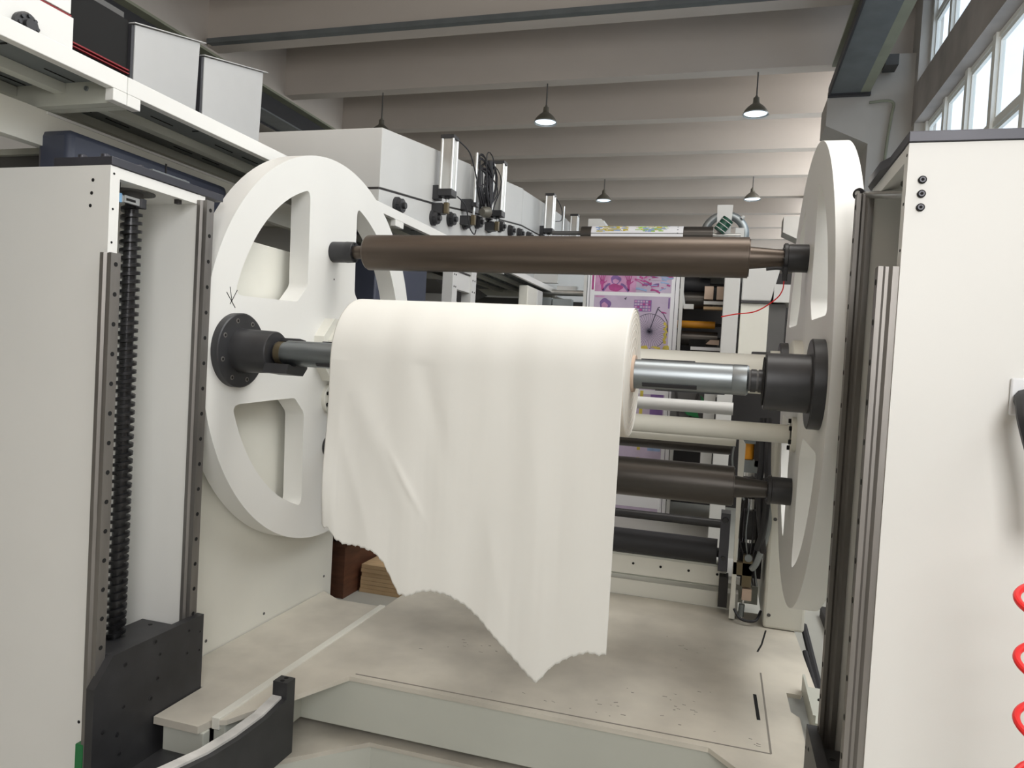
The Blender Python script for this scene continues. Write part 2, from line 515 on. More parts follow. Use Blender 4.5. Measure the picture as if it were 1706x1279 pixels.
def column(side):
    """side=-1 left (opens towards +X), +1 right (opens towards -X)"""
    xo = -1.62 if side < 0 else 0.312
    s = side                                  # solid goes from xo in direction s
    t = thing('lift_column', ('white lift column on the left with an open screw channel' if s < 0 else
                              'white lift column on the right with three black bolts and a dark cap'), 'machine column', (xo + s * .35, 1.75, 0))
    W = .75
    X = lambda d: xo + s * d
    def B(mb, d0, d1, *r):
        a, b = sorted((X(d0), X(d1)))
        return mb.box(a, b, *r)
    h = MB()
    h.prism([(X(0), YN), (X(W), YN), (X(W), YF), (X(0), YF), (X(0), YF - .032), (X(.30), YF - .032), (X(.30), YN + .032), (X(0), YN + .032)], 'z', 0, ZT, 'white')
    B(h, .0005, .30, YN + .0315, YF - .0315, ZT - .03, ZT - .0005, 'white')
    h.build('housing', t, smooth=0)
    hl = MB()
    # bolts through the front panel
    for i, z in enumerate((1.794, 1.767, 1.741)):
        dx = .027 if s > 0 else (.058 + .003 * i)
        z = z if s > 0 else z + .032 - .008 * i
        r = .0075 if s > 0 else .0048
        hl.cyl((X(dx), YN + .001, z), (X(dx), YN - .004 if s > 0 else YN - .0008, z), r, 'hole', 20)
        if s > 0:
            hl.lathe((X(dx), YN - .004, z), (0, -1, 0), [(0, .0058), (.0015, .0055)], 'capgrey', 16)
            hl.lathe((X(dx), YN - .0056, z), (0, -1, 0), [(0, .003), (.0004, .003)], 'hole', 6)
    for z in (1.845, 1.75, 1.66):
        hl.cyl((X(.001), YN + .012, z), (X(-.0008), YN + .012, z), .0032, 'hole', 12)
    hl.cyl((X(.035), YN + .002, .335), (X(.035), YN - .0008, .335), .0045, 'hole', 12)
    hl.build('front_bolts', t)
    # guide rails
    for (y0, z1, nm) in ((YN - (.024 if s < 0 else -.004), 1.628, 'near'), (YF - .036, 1.848, 'far')):
        r = MB()
        cx = y0 + .016
        prof = [(0, -.016), (.012, -.016), (.018, -.010), (.024, -.010), (.029, -.016), (.038, -.016), (.038, .016), (.029, .016), (.024, .010), (.018, .010), (.012, .016), (0, .016)]
        r.prism([(X(-a), cx + b) for a, b in prof], 'z', 0.1, z1, 'railm')
        z = z1 - .03
        while z > .3:
            r.lathe((X(-.0375), cx, z), (-s, 0, 0), [(0, .0062), (.0012, .0062)], 'hole', 14)
            z -= .08
        r.build('guide_rail', t)
    # screw
    xs = X(.098 if s < 0 else .087)
    ys = 1.748
    m = MB()
    pts = []
    pitch, R0, R1 = .0245, .019, .030
    z0, z1 = .42, 1.80
    n = 28
    turns = (z1 - z0) / pitch
    steps = int(turns * n)
    m.cyl((xs, ys, z0), (xs, ys, 1.835), R0, 'screw', 20)
    prof = [(-.0062, R0 - .001), (-.0045, R1), (.0045, R1), (.0062, R0 - .001)]
    vs, fs = [], []
    for i in range(steps + 1):
        a = 2 * PI * i / n
        zc = z0 + pitch * i / n
        for dz, r in prof:
            vs.append((xs + math.cos(a) * r, ys + math.sin(a) * r, zc + dz))
    for i in range(steps):
        for q in range(3):
            fs.append((i * 4 + q, i * 4 + q + 1, i * 4 + q + 5, i * 4 + q + 4))
    m.add(vs, fs, 'screw')
    m.build('lead_screw', t)
    fl = MB()
    fl.lathe((xs, ys, ZT - .03), (0, 0, -1), [(0, .062), (.004, .062), (.004, .03), (.02, .032), (.026, .026), (.03, .026)], 'darkgrey', 32)
    fl.build('screw_bearing', t)
    q = MB()
    B(q, .03, .045, YN + .05, YN + .065, ZT - .043, ZT - .03, 'dark')
    B(q, .015, .03, YF - .1, YF - .085, ZT - .043, ZT - .03, 'dark')
    q.build('stop_block', t)
    # sensor with blue body and roller lever
    ss = thing_part('limit_sensor', t)
    zs = 1.775
    a = MB()
    if s < 0:
        zs = 1.795
        B(a, .035, .062, YN + .034, YN + .078, zs - .013, zs + .013, 'blue')
        B(a, .040, .058, YN + .078, YN + .090, zs - .010, zs + .010, 'alu')
    else:
        zs = 1.79
        B(a, .025, .055, YN + .034, YN + .085, zs - .013, zs + .013, 'blue')
        B(a, .028, .050, YN + .085, YN + .10, zs - .010, zs + .010, 'alu')
    a.build('sensor_body', ss, bevel=.002)
    a = MB()
    if s < 0:
        B(a, .040, .050, YN + .090, YN + .150, zs - .008, zs + .012, 'alu')
        B(a, .039, .0398, YN + .097, YN + .130, zs - .002, zs + .005, 'hole')
        a.cyl((X(.045), YN + .158, zs - .012), (X(.045), YN + .158, zs + .014), .013, 'rubber', 20)
    else:
        a.cyl((X(.04), YN + .10, zs), (X(-.02), YF + .015, 1.856), .012, 'alu', 16, r1=.007)
        a.lathe((X(-.024), YF + .012, 1.856), (-.5, -.8, 0), [(0, .014), (.012, .014)], 'rubber', 24)
        a.lathe((X(-.0315), YF, 1.856), (-.5, -.8, 0), [(0, .006), (.004, .006)], 'alu', 14)
    a.build('roller_lever', ss)
    # dark top cap
    c = MB()
    if s < 0:
        c.prism([(X(-.004), YN), (X(.198), YN), (X(.198), YF + .1), (X(-.004), YF + .08)], 'z', ZT + .001, ZT + .024, 'capgrey')
        c.box(X(.06), X(.002), YN + .15, YN + .3, ZT + .024, ZT + .03, 'girder')
        for (dx, y) in ((.05, YN + .03), (.13, YN + .03), (.04, YN + .14), (.03, YN + .30)):
            c.cyl((X(dx), y, ZT + .02), (X(dx), y, ZT + .038), .011, 'capgrey', 16)
    else:
        c.prism([(X(-.002), YN - .004), (X(W), YN - .004), (X(W), YF + .02), (X(-.002), YF + .02), (X(-.014), YF - .02), (X(-.014), YF - .16), (X(-.002), YF - .2)], 'z', ZT + .001, ZT + .022, 'capgrey')
        for dx in (.075, .155):
            c.lathe((X(dx), YN + .06, ZT + .02), (0, 0, 1), [(0, .014), (.012, .014), (.016, .010)], 'black', 16)
    c.build('cap_plate', t, bevel=.0015)
    return t


def thing_part(name, parent):
    o = bpy.data.objects.new(name, None)
    o.empty_display_size = .02
    COL.objects.link(o)
    o.parent = parent
    return o


column(-1)
column(1)

# switch plate and pen marks on the right column
tag(MB().box(.512, .57, 1.562, 1.570, 1.352, 1.422, 'switch').build('switch_plate', bevel=.003), 'white switch plate at the right edge of the right column', 'switch')
tag(MB().tube([(.535, 1.565, 1.385), (.528, 1.53, 1.375), (.522, 1.50, 1.35), (.53, 1.49, 1.31), (.545, 1.48, 1.25), (.56, 1.47, 1.15)], .018, 'rubber', 10).build('cable'),
    'thick dark cable drooping from the white switch plate at the right edge', 'cable')
# red coiled air hose
pts = []
for i in range(220):
    a = 2 * PI * i / 40
    pts.append((.503 + .048 * math.cos(a) + .006 * i / 40, 1.30 + .042 * math.sin(a), 1.12 - .095 * i / 40))
tag(MB().tube(pts, .0055, 'red', 10).build('coil_hose'), 'red coiled air hose hanging in front of the right column', 'hose')


# ------------------------------------------------------------------ lift carriages
def carriage(side):
    s = side
    xo = -1.56 if s < 0 else .25
    t = thing('lift_carriage', ('black lift carriage with a cradle arm on the left column screw' if s < 0 else
                                'black lift carriage at the foot of the right column rails'), 'lift carriage', (xo, 1.75, .2))
    X = lambda d: xo + s * d        # d>0 towards the column
    pl = MB()
    y1 = 1.945
    poly = [(1.525, .13), (1.525, .46), (1.585, .532), (y1, .532), (y1, .13)]
    pl.prism(poly, 'x', X(0), X(.026), 'black')
    for (y, z, r) in ((1.63, .49, .008), (1.74, .515, .009), (1.76, .47, .006), (1.755, .40, .007), (1.63, .37, .006), (1.73, .35, .009), (1.88, .50, .006), (1.875, .43, .006), (1.93, .48, .005), (1.93, .42, .005), (1.56, .33, .006), (1.61, .30, .007), (1.62, .24, .006), (1.57, .22, .006)):
        pl.lathe((X(-.0002), y, z), (-s, 0, 0), [(0, r), (.0006, r), (.0008, r * .6)], 'blacksheen', 14)
        pl.lathe((X(-.001), y, z), (-s, 0, 0), [(0, r * .55), (.0004, r * .55)], 'hole', 10)
    pl.build('face_plate', t, bevel=.0015)
    nb = MB()
    nb.box(*sorted((X(.027), X(.20))), 1.61, 1.90, .34, .50, 'black')
    for (d, y) in ((.06, 1.64), (.05, 1.85), (.15, 1.66), (.14, 1.87)):
        nb.lathe((X(d), y, .5), (0, 0, 1), [(0, .007), (.001, .007)], 'hole', 12)
    nb.build('nut_block', t, bevel=.002)
    if s < 0:
        sh = MB()
        sh.prism([(-1.534, 1.22), (-1.534, 1.935), (-1.40, 1.935), (-1.34, 1.90), (-1.24, 1.86), (-1.24, 1.22)], 'z', .175, .195, 'black')
        sh.build('shelf_plate', t, bevel=.002)
        ar = MB()
        prof = [(1.22, .17), (1.22, .385), (1.40, .375), (1.55, .347), (1.66, .338), (1.78, .338), (1.872, .352), (1.872, .401), (1.915, .401), (1.915, .17)]
        ar.prism(prof, 'x', -1.245, -1.196, 'black')
        for yy in (1.883, 1.903):
            ar.lathe((-1.22, yy, .401), (0, 0, 1), [(0, .007), (.0008, .007)], 'hole', 12)
        a = ar.build('cradle_arm', t, bevel=.002)
        gs = MB()
        top = [(1.22, .386), (1.40, .376), (1.55, .348), (1.66, .339), (1.78, .339), (1.87, .353)]
        gs.prism([(y, z) for y, z in top] + [(y, z + .007) for y, z in reversed(top)], 'x', -1.243, -1.212, 'grime')
        gs.build('pad_strip', a)
    MB().box(*sorted((X(.052), X(.078))), 1.545, 1.57 + .03, .17, .29, 'green').build('rail_wiper', t, bevel=.002)
    return t


carriage(-1)
carriage(1)

# ------------------------------------------------------------------ turret
CY, CZ, PH = 2.7096, 1.4039, .0321
XL, XR, TH = -1.6, .2461, .085


def rot(y, z):
    """turret frame (offset from centre) to world y,z"""
    return (CY + y * math.cos(PH) - z * math.sin(PH), CZ + z * math.cos(PH) + y * math.sin(PH))


turret = thing('turret_stand', 'white reel turret of two spoked wheels holding the paper shaft', 'reel turret', (-.677, CY, .3))


def window_poly():
    a, R, ch, cr = .186, .652, .068, .03
    th0 = math.asin((a) / R)
    p = []
    n = 22
    t0, t1 = th0 + .05, PI / 2 - th0 - .05
    for i in range(n + 1):
        t = t0 + (t1 - t0) * i / n
        p.append((R * math.cos(t), R * math.sin(t)))
    def rc(c, p0, p1, k=5):
        return [tuple((1 - u) ** 2 * p0[j] + 2 * u * (1 - u) * c[j] + u * u * p1[j] for j in (0, 1)) for u in [i / k for i in range(1, k + 1)]]
    e = math.sqrt(R * R - a * a)
    p += rc((a + .001, e + .002), p[-1], (a, e - .045))
    p += rc((a, a + ch), (a, a + ch + .02), (a + .01, a + ch - .012), 3)
    p += rc((a + ch, a), (a + ch - .012, a + .01), (a + ch + .02, a), 3)
    p.append((e - .045, a))
    p += rc((e + .002, a + .001), p[-1], p[0])[:-1]
    return p


def make_disc(x0, x1, name):
    cu = bpy.data.curves.new('disc_curve', 'CURVE')
    cu.dimensions = '2D'
    cu.fill_mode = 'BOTH'
    cu.extrude = abs(x1 - x0) / 2
    loops = [[(.7805 * math.cos(2 * PI * i / 128), .7805 * math.sin(2 * PI * i / 128)) for i in range(128)]]
    wp = window_poly()
    for sx, sy in ((1, 1), (-1, 1), (-1, -1), (1, -1)):
        loops.append([(x * sx, y * sy) for x, y in wp])
    for lp in loops:
        sp = cu.splines.new('POLY')
        sp.points.add(len(lp) - 1)
        for i, (x, y) in enumerate(lp):
            sp.points[i].co = (x, y, 0, 1)
        sp.use_cyclic_u = True
    o = bpy.data.objects.new('tmp', cu)
    COL.objects.link(o)
    dg = bpy.context.evaluated_depsgraph_get()
    me = bpy.data.meshes.new_from_object(o.evaluated_get(dg))
    bpy.data.objects.remove(o)
    xm = (x0 + x1) / 2
    off = wloc(turret)
    for v in me.vertices:
        y, z = rot(v.co.x, v.co.y)
        v.co = Vector((xm + v.co.z, y, z)) - off
    me.materials.clear()
    me.materials.append(M['white'])
    bm = bmesh.new()
    bm.from_mesh(me)
    bmesh.ops.remove_doubles(bm, verts=bm.verts, dist=1e-5)
    bmesh.ops.recalc_face_normals(bm, faces=bm.faces)
    bm.to_mesh(me)
    bm.free()
    me.polygons.foreach_set('material_index', [0] * len(me.polygons))
    me.polygons.foreach_set('use_smooth', [True] * len(me.polygons))
    me.set_sharp_from_angle(angle=math.radians(30))
    d = bpy.data.objects.new(name, me)
    COL.objects.link(d)
    d.parent = turret
    return d


wl = make_disc(XL - TH, XL, 'wheel')
wr_ = make_disc(XR, XR + TH - .012, 'wheel')
# hand-drawn pen mark on the left wheel
pm = MB()
for seg in ([(2.036, 1.575), (2.075, 1.535), (2.083, 1.527)], [(2.052, 1.594), (2.065, 1.545), (2.082, 1.528)], [(2.090, 1.587), (2.072, 1.560), (2.055, 1.537)]):
    pm.strip(seg, .0028, 'x', XL - .001, XL + .0006, 'pen')
pm.build('pen_mark', wl, smooth=0)
# small drilled holes
for (y, z) in ((2.71, 1.70), (2.36, 1.315), (2.38, 1.34)):
    MB().lathe((XL - .0005, y, z), (1, 0, 0), [(0, .004), (.001, .004)], 'hole', 12).build('drilled_hole', wl)


def bolts(m, x, y, z, sx, rad, n, r, a0=0, k='blacksheen', h=.004):
    for i in range(n):
        a = a0 + 2 * PI * i / n
        p = (x, y + rad * math.cos(a), z + rad * math.sin(a))
        m.lathe(p, (sx, 0, 0), [(0, r), (h, r * .9)], k, 14)
        m.lathe((x + sx * (h + .0001), p[1], p[2]), (sx, 0, 0), [(0, r * .55), (.0004, r * .55)], 'hole', 6)


SY, SZ = rot(-.614, 0)
# shaft chucks: near pair and far pair
for (dy, near) in ((-.614, True), (.614, False)):
    y, z = rot(dy, 0)
    hl = MB()
    hl.lathe((XL, y, z), (1, 0, 0), [(0, .126), (.024, .126), (.027, .122), (.027, .075), (.032, .074), (.155, .070), (.16, .067)], 'black', 48)
    bolts(hl, XL + .026, y, z, 1, .103, 8, .009, .3, k='railm', h=.002)
    # cut-away cradle of the safety chuck
    hl.prism([(y - .066, z - .066), (y + .03, z - .075), (y + .055, z - .05), (y + .055, z - .025), (y, z - .03), (y - .02, z - .045), (y - .055, z - .035)], 'x', XL + .155, XL + .245, 'black')
    hl.prism([(y + .02, z + .05), (y + .055, z + .045), (y + .06, z - .03), (y + .045, z - .03), (y + .04, z + .03), (y + .015, z + .04)], 'x', XL + .155, XL + .235, 'black')
    hl.cyl((XL + .155, y, z), (XL + .19, y, z), .034, 'blacksheen', 24)
    hl.build('shaft_chuck', turret, bevel=0)
    hr = MB()
    hr.lathe((XR, y, z), (-1, 0, 0), [(0, .122), (.03, .122), (.033, .118), (.033, .08), (.037, .079), (.142, .078), (.145, .075)], 'black', 48)
    hr.build('shaft_chuck', turret)
    if near:
        hq = MB()
        hq.lathe((XR - .145, y, z), (-1, 0, 0), [(0, .066), (.004, .066)], 'hole', 32)
        hq.build('chuck_ring', turret)
# centre tube with octagonal flange on the left and round flange on the right
ct = MB()
ct.cyl((XL, CY, CZ), (XR, CY, CZ), .070, 'cream', 40)
a0 = PI / 8
ct.prism([(CY + .140 * math.cos(a0 + PI / 4 * i), CZ + .140 * math.sin(a0 + PI / 4 * i)) for i in range(8)], 'x', XL, XL + .045, 'cream')
ct.prism([(CY + .105 * math.cos(a0 + PI / 4 * i), CZ + .105 * math.sin(a0 + PI / 4 * i)) for i in range(8)], 'x', XL + .045, XL + .06, 'cream')
ct.lathe((XR, CY, CZ), (-1, 0, 0), [(0, .125), (.03, .125), (.033, .12)], 'cream', 40)
ct.lathe((XR - .07, CY, CZ), (-1, 0, 0), [(0, .085), (.03, .085)], 'cream', 40)
ct.build('centre_tube', turret)
# tie tubes
for (dy, dz) in ((0.0, -.205), (.205, 0), (0.0, .205)):
    y, z = rot(dy, dz)
    if dz > 0:
        continue
    tt = MB()
    tt.cyl((XL + .02, y, z), (XR - .02, y, z), .033, 'cream', 28)
    for x, sx in ((XL, 1), (XR, -1)):
        tt.lathe((x, y, z), (sx, 0, 0), [(0, .062), (.014, .062), (.016, .06)], 'cream', 32)
        for i in range(6):
            a = PI / 6 + PI / 3 * i
            tt.lathe((x + sx * .015, y + .047 * math.cos(a), z + .047 * math.sin(a)), (sx, 0, 0), [(0, .008), (.010, .008)], 'hole', 8)
    tt.build('tie_tube', turret)
# idler rollers top and bottom
for dz, mk in ((.408, 'anod'), (-.408, 'darkroll')):
    y, z = rot(0, dz)
    ir = MB()
    ir.lathe((-1.455, y, z), (1, 0, 0), [(0, .030), (.006, .045), (.014, .066), (.022, .0715), (1.50, .0718), (1.505, .0718), (1.506, .066), (1.509, .066)], mk, 56)
    irr = ir.build('idler_roller', turret)
    MB().cyl((-1.51, y, z), (-1.45, y, z), .027, mk, 24).build('journal', irr)
    MB().cyl((.05, y, z), (.178, y, z), .040, mk, 24, r1=.028).build('journal', irr)
    hb = MB()
    hb.lathe((XL, y, z), (1, 0, 0), [(0, .043), (.062, .043), (.064, .044), (.098, .042), (.1, .040)], 'black', 36)
    bolts(hb, XL + .098, y, z, 1, .034, 8, .006, .2)
    hb.build('bearing_hub', irr)
    hb = MB()
    hb.lathe((XR, y, z), (-1, 0, 0), [(0, .048), (.066, .048), (.068, .052), (.078, .052), (.08, .045)], 'black', 36)
    bolts(hb, XR - .078, y, z, -1, .042, 8, .007, .2)
    hb.build('bearing_hub', irr)
# red wire hanging from the upper right hub
tag(MB().tube([(.172, 2.66, 1.77), (.172, 2.68, 1.73), (.17, 2.70, 1.70), (.15, 2.72, 1.67), (.09, 2.76, 1.63), (.02, 2.8, 1.62), (-.03, 2.82, 1.61)], .0022, 'red', 6).build('wire'),
    'thin red wire hanging below the upper right roller hub', 'wire')
cg = MB().cyl((.172, 2.65, 1.775), (.172, 2.655, 1.728), .009, 'black', 12)
cg.tube([(.172, 2.66, 1.765), (.15, 2.66, 1.772), (.11, 2.66, 1.768)], .006, 'black', 8)
tag(cg.build('cable_gland'), 'black cable gland under the upper right roller hub', 'cable gland')

# ------------------------------------------------------------------ unwind shaft and paper roll
sh = thing('unwind_shaft', 'steel air shaft carrying the white paper roll', 'shaft', (-.6, SY, SZ))
s = MB()
s.lathe((-1.44, SY, SZ), (1, 0, 0), [(0, .030), (.012, .030), (.013, .036), (.045, .037), (.047, .042), (1.455, .042), (1.457, .0415), (1.46, .0425), (1.495, .0425), (1.50, .039)], 'shaft', 48)
s.build('shaft_body', sh)
s = MB()
s.lathe((-1.43, SY, SZ), (1, 0, 0), [(0, .0375), (.022, .0375)], 'brass', 32)
s.build('rusty_collar', sh)
s = MB()
s.cyl((.055, SY, SZ), (.108, SY, SZ), .029, 'darkgrey', 28)
s.cyl((.066, SY, SZ), (.080, SY, SZ), .0315, 'black', 28)
s.cyl((.086, SY, SZ), (.096, SY, SZ), .0315, 'black', 28)
s.build('shaft_neck', sh)
for (x0, x1, ang) in ((-.235, -.085, 80), (-.225, -.075, 222), (-.19, 0.0, 268), (-1.27, -1.14, 80), (-1.27, -1.14, 228), (-.235, .04, 5)):
    a = math.radians(ang)
    cyk, czk = SY - .0405 * -math.cos(a), SZ + .0405 * math.sin(a)
    k = MB()
    tx, tz = -math.sin(a), math.cos(a)
    nx, nz_ = math.cos(a), math.sin(a)
    wq = .006
    k.prism([(cyk + tx * wq - nx * .004, czk + tz * wq - nz_ * .004), (cyk + tx * wq + nx * .004, czk + tz * wq + nz_ * .004),
             (cyk - tx * wq + nx * .004, czk - tz * wq + nz_ * .004), (cyk - tx * wq - nx * .004, czk - tz * wq - nz_ * .004)], 'x', x0, x1, 'rubber')
    k.build('expansion_key', sh)

RR = .1855
pr = thing('paper_roll', 'white paper roll with a torn sheet hanging down from it', 'paper roll', (-.69, SY, SZ - RR))
m = MB()
x0, x1 = -1.125, -.257
m.lathe((x0, SY, SZ), (1, 0, 0), [(0, .0435), (0, RR - .005), (.002, RR - .002), (x1 - x0 - .002, RR - .002), (x1 - x0, RR - .005), (x1 - x0, .0435)], 'edge', 96, cap=False)
# faint wound layers on the end face
for r_ in (.075, .102, .124, .142, .158, .171, .179):
    m.lathe((x1 - .0002, SY, SZ), (1, 0, 0), [(0, r_), (.0009, r_ + .0006), (0, r_ + .0018)], 'paper', 72, cap=False)
m.build('wound_roll', pr)
m = MB()
m.lathe((x0 - .004, SY, SZ), (1, 0, 0), [(0, .0435), (0, .053), (x1 - x0 + .012, .053), (x1 - x0 + .012, .0435)], 'core', 48, cap=False)
m.build('core', pr)
# outer wrap plus hanging sheet: one grid, torn lower edge
outline = [(-1.125, .883), (-1.118, .875), (-1.101, .874), (-1.075, .845), (-1.048, .833), (-.999, .834), (-.949, .823), (-.919, .797), (-.894, .756), (-.866, .710), (-.838, .708),
           (-.801, .726), (-.764, .733), (-.718, .729), (-.662, .706), (-.616, .676), (-.560, .626), (-.486, .562), (-.450, .534), (-.439, .532), (-.403, .58),
           (-.355, .615), (-.307, .635), (-.275, .632), (-.257, .638)]


def zb(x):
    for (a, b) in zip(outline[:-1], outline[1:]):
        if a[0] <= x <= b[0]:
            u = (x - a[0]) / (b[0] - a[0])
            return a[1] + u * (b[1] - a[1]) + .0018 * math.sin(x * 300) + .0012 * math.sin(x * 719 + 1)
    return outline[-1][1]


nu, nw, nh = 240, 40, 90
vs, fs = [], []
xx0, xx1 = -1.125, -.257
for i in range(nu + 1):
    u = i / nu
    x = xx0 + (xx1 - xx0) * u
    # wrap: from the back over the top to the front (angle 0 = back, 180 = front)
    for j in range(nw + 1):
        th = PI * (-.35 + 1.35 * j / nw)
        fr = max(0, j / nw - .6) / .4
        wob = .0018 * fr * (1.6 + math.sin(u * 19 + 1.3 * math.sin(u * 7)) + .6 * math.sin(u * 43 + 2))
        r = RR + .0008 + wob
        vs.append((x, SY + math.cos(th) * r, SZ + math.sin(th) * r))
    zz = zb(x)
    for j in range(1, nh + 1):
        v = j / nh
        z = SZ + (zz - SZ) * v
        d = SZ - z
        wav = .0018 * (1.6 + math.sin(u * 19 + 1.3 * math.sin(u * 7) + d * 1.5) + .6 * math.sin(u * 43 + 2 - d * 3))
        # diagonal creases and gentle belly
        wav += .0050 * math.exp(-((x + .95 + (d - .25) * -.55) / .045) ** 2) * math.exp(-((d - .22) / .2) ** 2)
        wav -= .0040 * math.exp(-((x + .80 + (d - .1) * -.3) / .03) ** 2) * math.exp(-((d - .12) / .15) ** 2)
        wav += .0045 * (1 + math.sin(u * 8.5 + 1)) * min(1, d * 1.6) + .0022 * math.sin(u * 27 + 5 * d) * min(1, d * 1.2)
        wav += min(1, d * 3) * (.00012 * math.sin(u * 97 + 5 * math.sin(u * 9) + 3 * d) + .00006 * math.sin(u * 205 - 6 * d)) * (1 + math.sin(u * 13 + 7 * d))
        wav += .0035 * math.exp(-((x + .855 - (d - .36) * .62) / .012) ** 2) * math.exp(-((d - .36) / .07) ** 2)
        for (cx, sl, wd, amp, d0, dw) in ((-.66, .12, .022, .0016, .34, .16), (-.48, -.1, .026, .0014, .30, .18), (-1.02, -.35, .02, .0020, .38, .15), (-.36, .05, .03, .0014, .5, .2), (-.58, -.22, .02, .0016, .55, .12)):
            wav += amp * math.exp(-((x - cx + (d - d0) * sl) / wd) ** 2) * math.exp(-((d - d0) / dw) ** 2)
        if u < .05:
            wav -= .010 * (1 - u / .05) * math.sin(min(1, v) * PI * 2.2) * v
        vs.append((x, SY - RR - .0008 - wav, z))
n1 = nw + nh + 1
for i in range(nu):
    for j in range(n1 - 1):
        a = i * n1 + j
        fs.append((a, a + 1, a + n1 + 1, a + n1))
m = MB()
m.add(vs, fs, 'paper')
o = m.build('hanging_sheet', pr, smooth=60)
sol = o.modifiers.new('thick', 'SOLIDIFY')
sol.thickness = .0006

# ------------------------------------------------------------------ platform
dk = thing('platform', 'worn cream steel platform under the hanging paper sheet', 'platform', (-.6, 2.7, 0))
d = MB()
d.prism([(-1.36, 1.78), (-1.34, 1.79), (-1.16, 2.19), (.02, 2.19), (.14, 2.06), (.22, 2.02), (.30, 2.02), (.30, 2.5), (.275, 2.53), (.272, 2.68), (.32, 2.68), (.335, 2.74), (.375, 2.76), (.355, 3.32), (.355, 3.515), (-1.36, 3.515)], 'z', .285, .30, 'deck')
d.build('deck_plate', dk, smooth=0)
d = MB()
d.prism([(-1.556, 1.74), (-1.40, 1.74), (-1.385, 1.80), (-1.385, 2.875), (-1.60, 2.875), (-1.715, 2.95), (-1.715, 1.955), (-1.556, 1.95)], 'z', .27, .292, 'deck')
d.build('side_deck', dk, smooth=0)
MB().box(-1.385, -1.358, 1.78, 2.86, .27, .306, 'cream').build('seam_lip', dk, smooth=0, bevel=.002)
# front box beam, its gussets and the lower flange
d = MB()
d.box(-1.40, .40, 2.20, 2.24, .118, .284, 'beam')
d.box(-1.53, -1.388, 1.75, 1.78, 0, .269, 'beam')
d.box(-1.385, -1.345, 1.79, 2.24, .12, .284, 'beam')
d.build('front_beam', dk, smooth=0, bevel=.003)
d = MB()
d.prism([(-1.375, 1.90), (-1.072, 2.19), (-.1, 2.19), (.0, 2.10), (.08, 2.0), (.2, 2.0), (.2, 2.9), (-1.5, 2.9), (-1.5, 1.86)], 'z', .075, .09, 'deck')
d.build('lower_flange', dk, smooth=0)
d = MB()
d.box(-1.36, .3, 2.60, 2.64, 0, .074, 'beam')
d.prism([(-1.36, 1.905), (-1.07, 2.197), (-.1, 2.197), (-.1, 2.21), (-1.075, 2.21), (-1.375, 1.915)], 'z', 0, .075, 'beam')
d.build('lower_beam', dk, smooth=0)
# inspection cover seams and slots cut in the deck
d = MB()
Z0, Z1 = .2995, .3006
d.strip([(-1.15, 2.215), (.196, 2.225), (.193, 2.82)], .006, 'z', Z0, Z1, 'scratch')
d.strip([(.165, 2.62), (.17, 2.43)], .011, 'z', Z0, .3008, 'hole')
d.strip([(.235, 3.30), (.21, 3.12), (.19, 3.03)], .007, 'z', Z0, .3008, 'hole')
d.build('deck_seam', dk, smooth=0)
# scuffs (fixed dirt marks on the steel)
d = MB()
for i in range(60):
    c = random.choice([(-.1, 2.48, .22, .05), (-.06, 2.95, .12, .1), (-.62, 2.3, .3, .04), (.17, 2.27, .03, .03), (-.95, 2.6, .2, .1), (-.3, 2.3, .1, .05), (-.05, 2.36, .06, .08)])
    x, y = random.gauss(c[0], c[2] * .5), random.gauss(c[1], c[3] * .7)
    if y < 2.24 or x > .17 or x < -1.3:
        continue
    a = random.uniform(-.5, .5)
    L = random.uniform(.003, .016)
    d.strip([(x, y), (x + L * math.cos(a), y + L * math.sin(a))], random.uniform(.0012, .004), 'z', Z0, .3004, 'scratch')
tag(d.build('scuff_mark', dk, smooth=0), kind='stuff')
# dark bits of grit on the deck seam side
# right hand bracket beside the rails
bk = MB()
bk.box(.325, .40, 2.44, 2.72, .30, .318, 'beam')
bk.box(.325, .333, 2.40, 2.72, .318, .36, 'beam')
bk.lathe((.375, 2.62, .318), (0, 0, 1), [(0, .01), (.003, .01)], 'hole', 12)
bk.lathe((.365, 2.50, .318), (0, 0, 1), [(0, .01), (.003, .01)], 'hole', 12)
tag(bk.build('angle_bracket', smooth=0), 'grey-green angle bracket bolted beside the right column rails', 'bracket')

# ------------------------------------------------------------------ side frames
sf = thing('side_frame', 'white side frame cabinet behind the left turret wheel', 'machine frame', (-2.0, 2.5, 0))
m = MB()
m.box(-2.3, -1.72, 2.0, 3.02, .01, 1.79, 'cream')
m.build('cabinet_body', sf, bevel=.004, smooth=0)
for (y, z) in ((2.5, .33), (2.16, .34), (2.95, .36)):
    MB().lathe((-1.7195, y, z), (1, 0, 0), [(0, .006), (.002, .005)], 'darkgrey', 12).build('frame_bolt', sf)
pd = thing('pedestal', 'white machine pedestal standing behind the lower right wheel', 'machine frame', (.31, 4.0, .3))
m = MB()
m.box(.222, .392, 3.50 - .17, 4.3, .301, 1.12, 'cream')
m.build('pedestal_body', pd, bevel=.012, smooth=0)
for z in (.36, .78):
    MB().lathe((.245, 3.329, z), (0, -1, 0), [(0, .008), (.003, .007)], 'darkgrey', 12).build('pedestal_screw', pd)

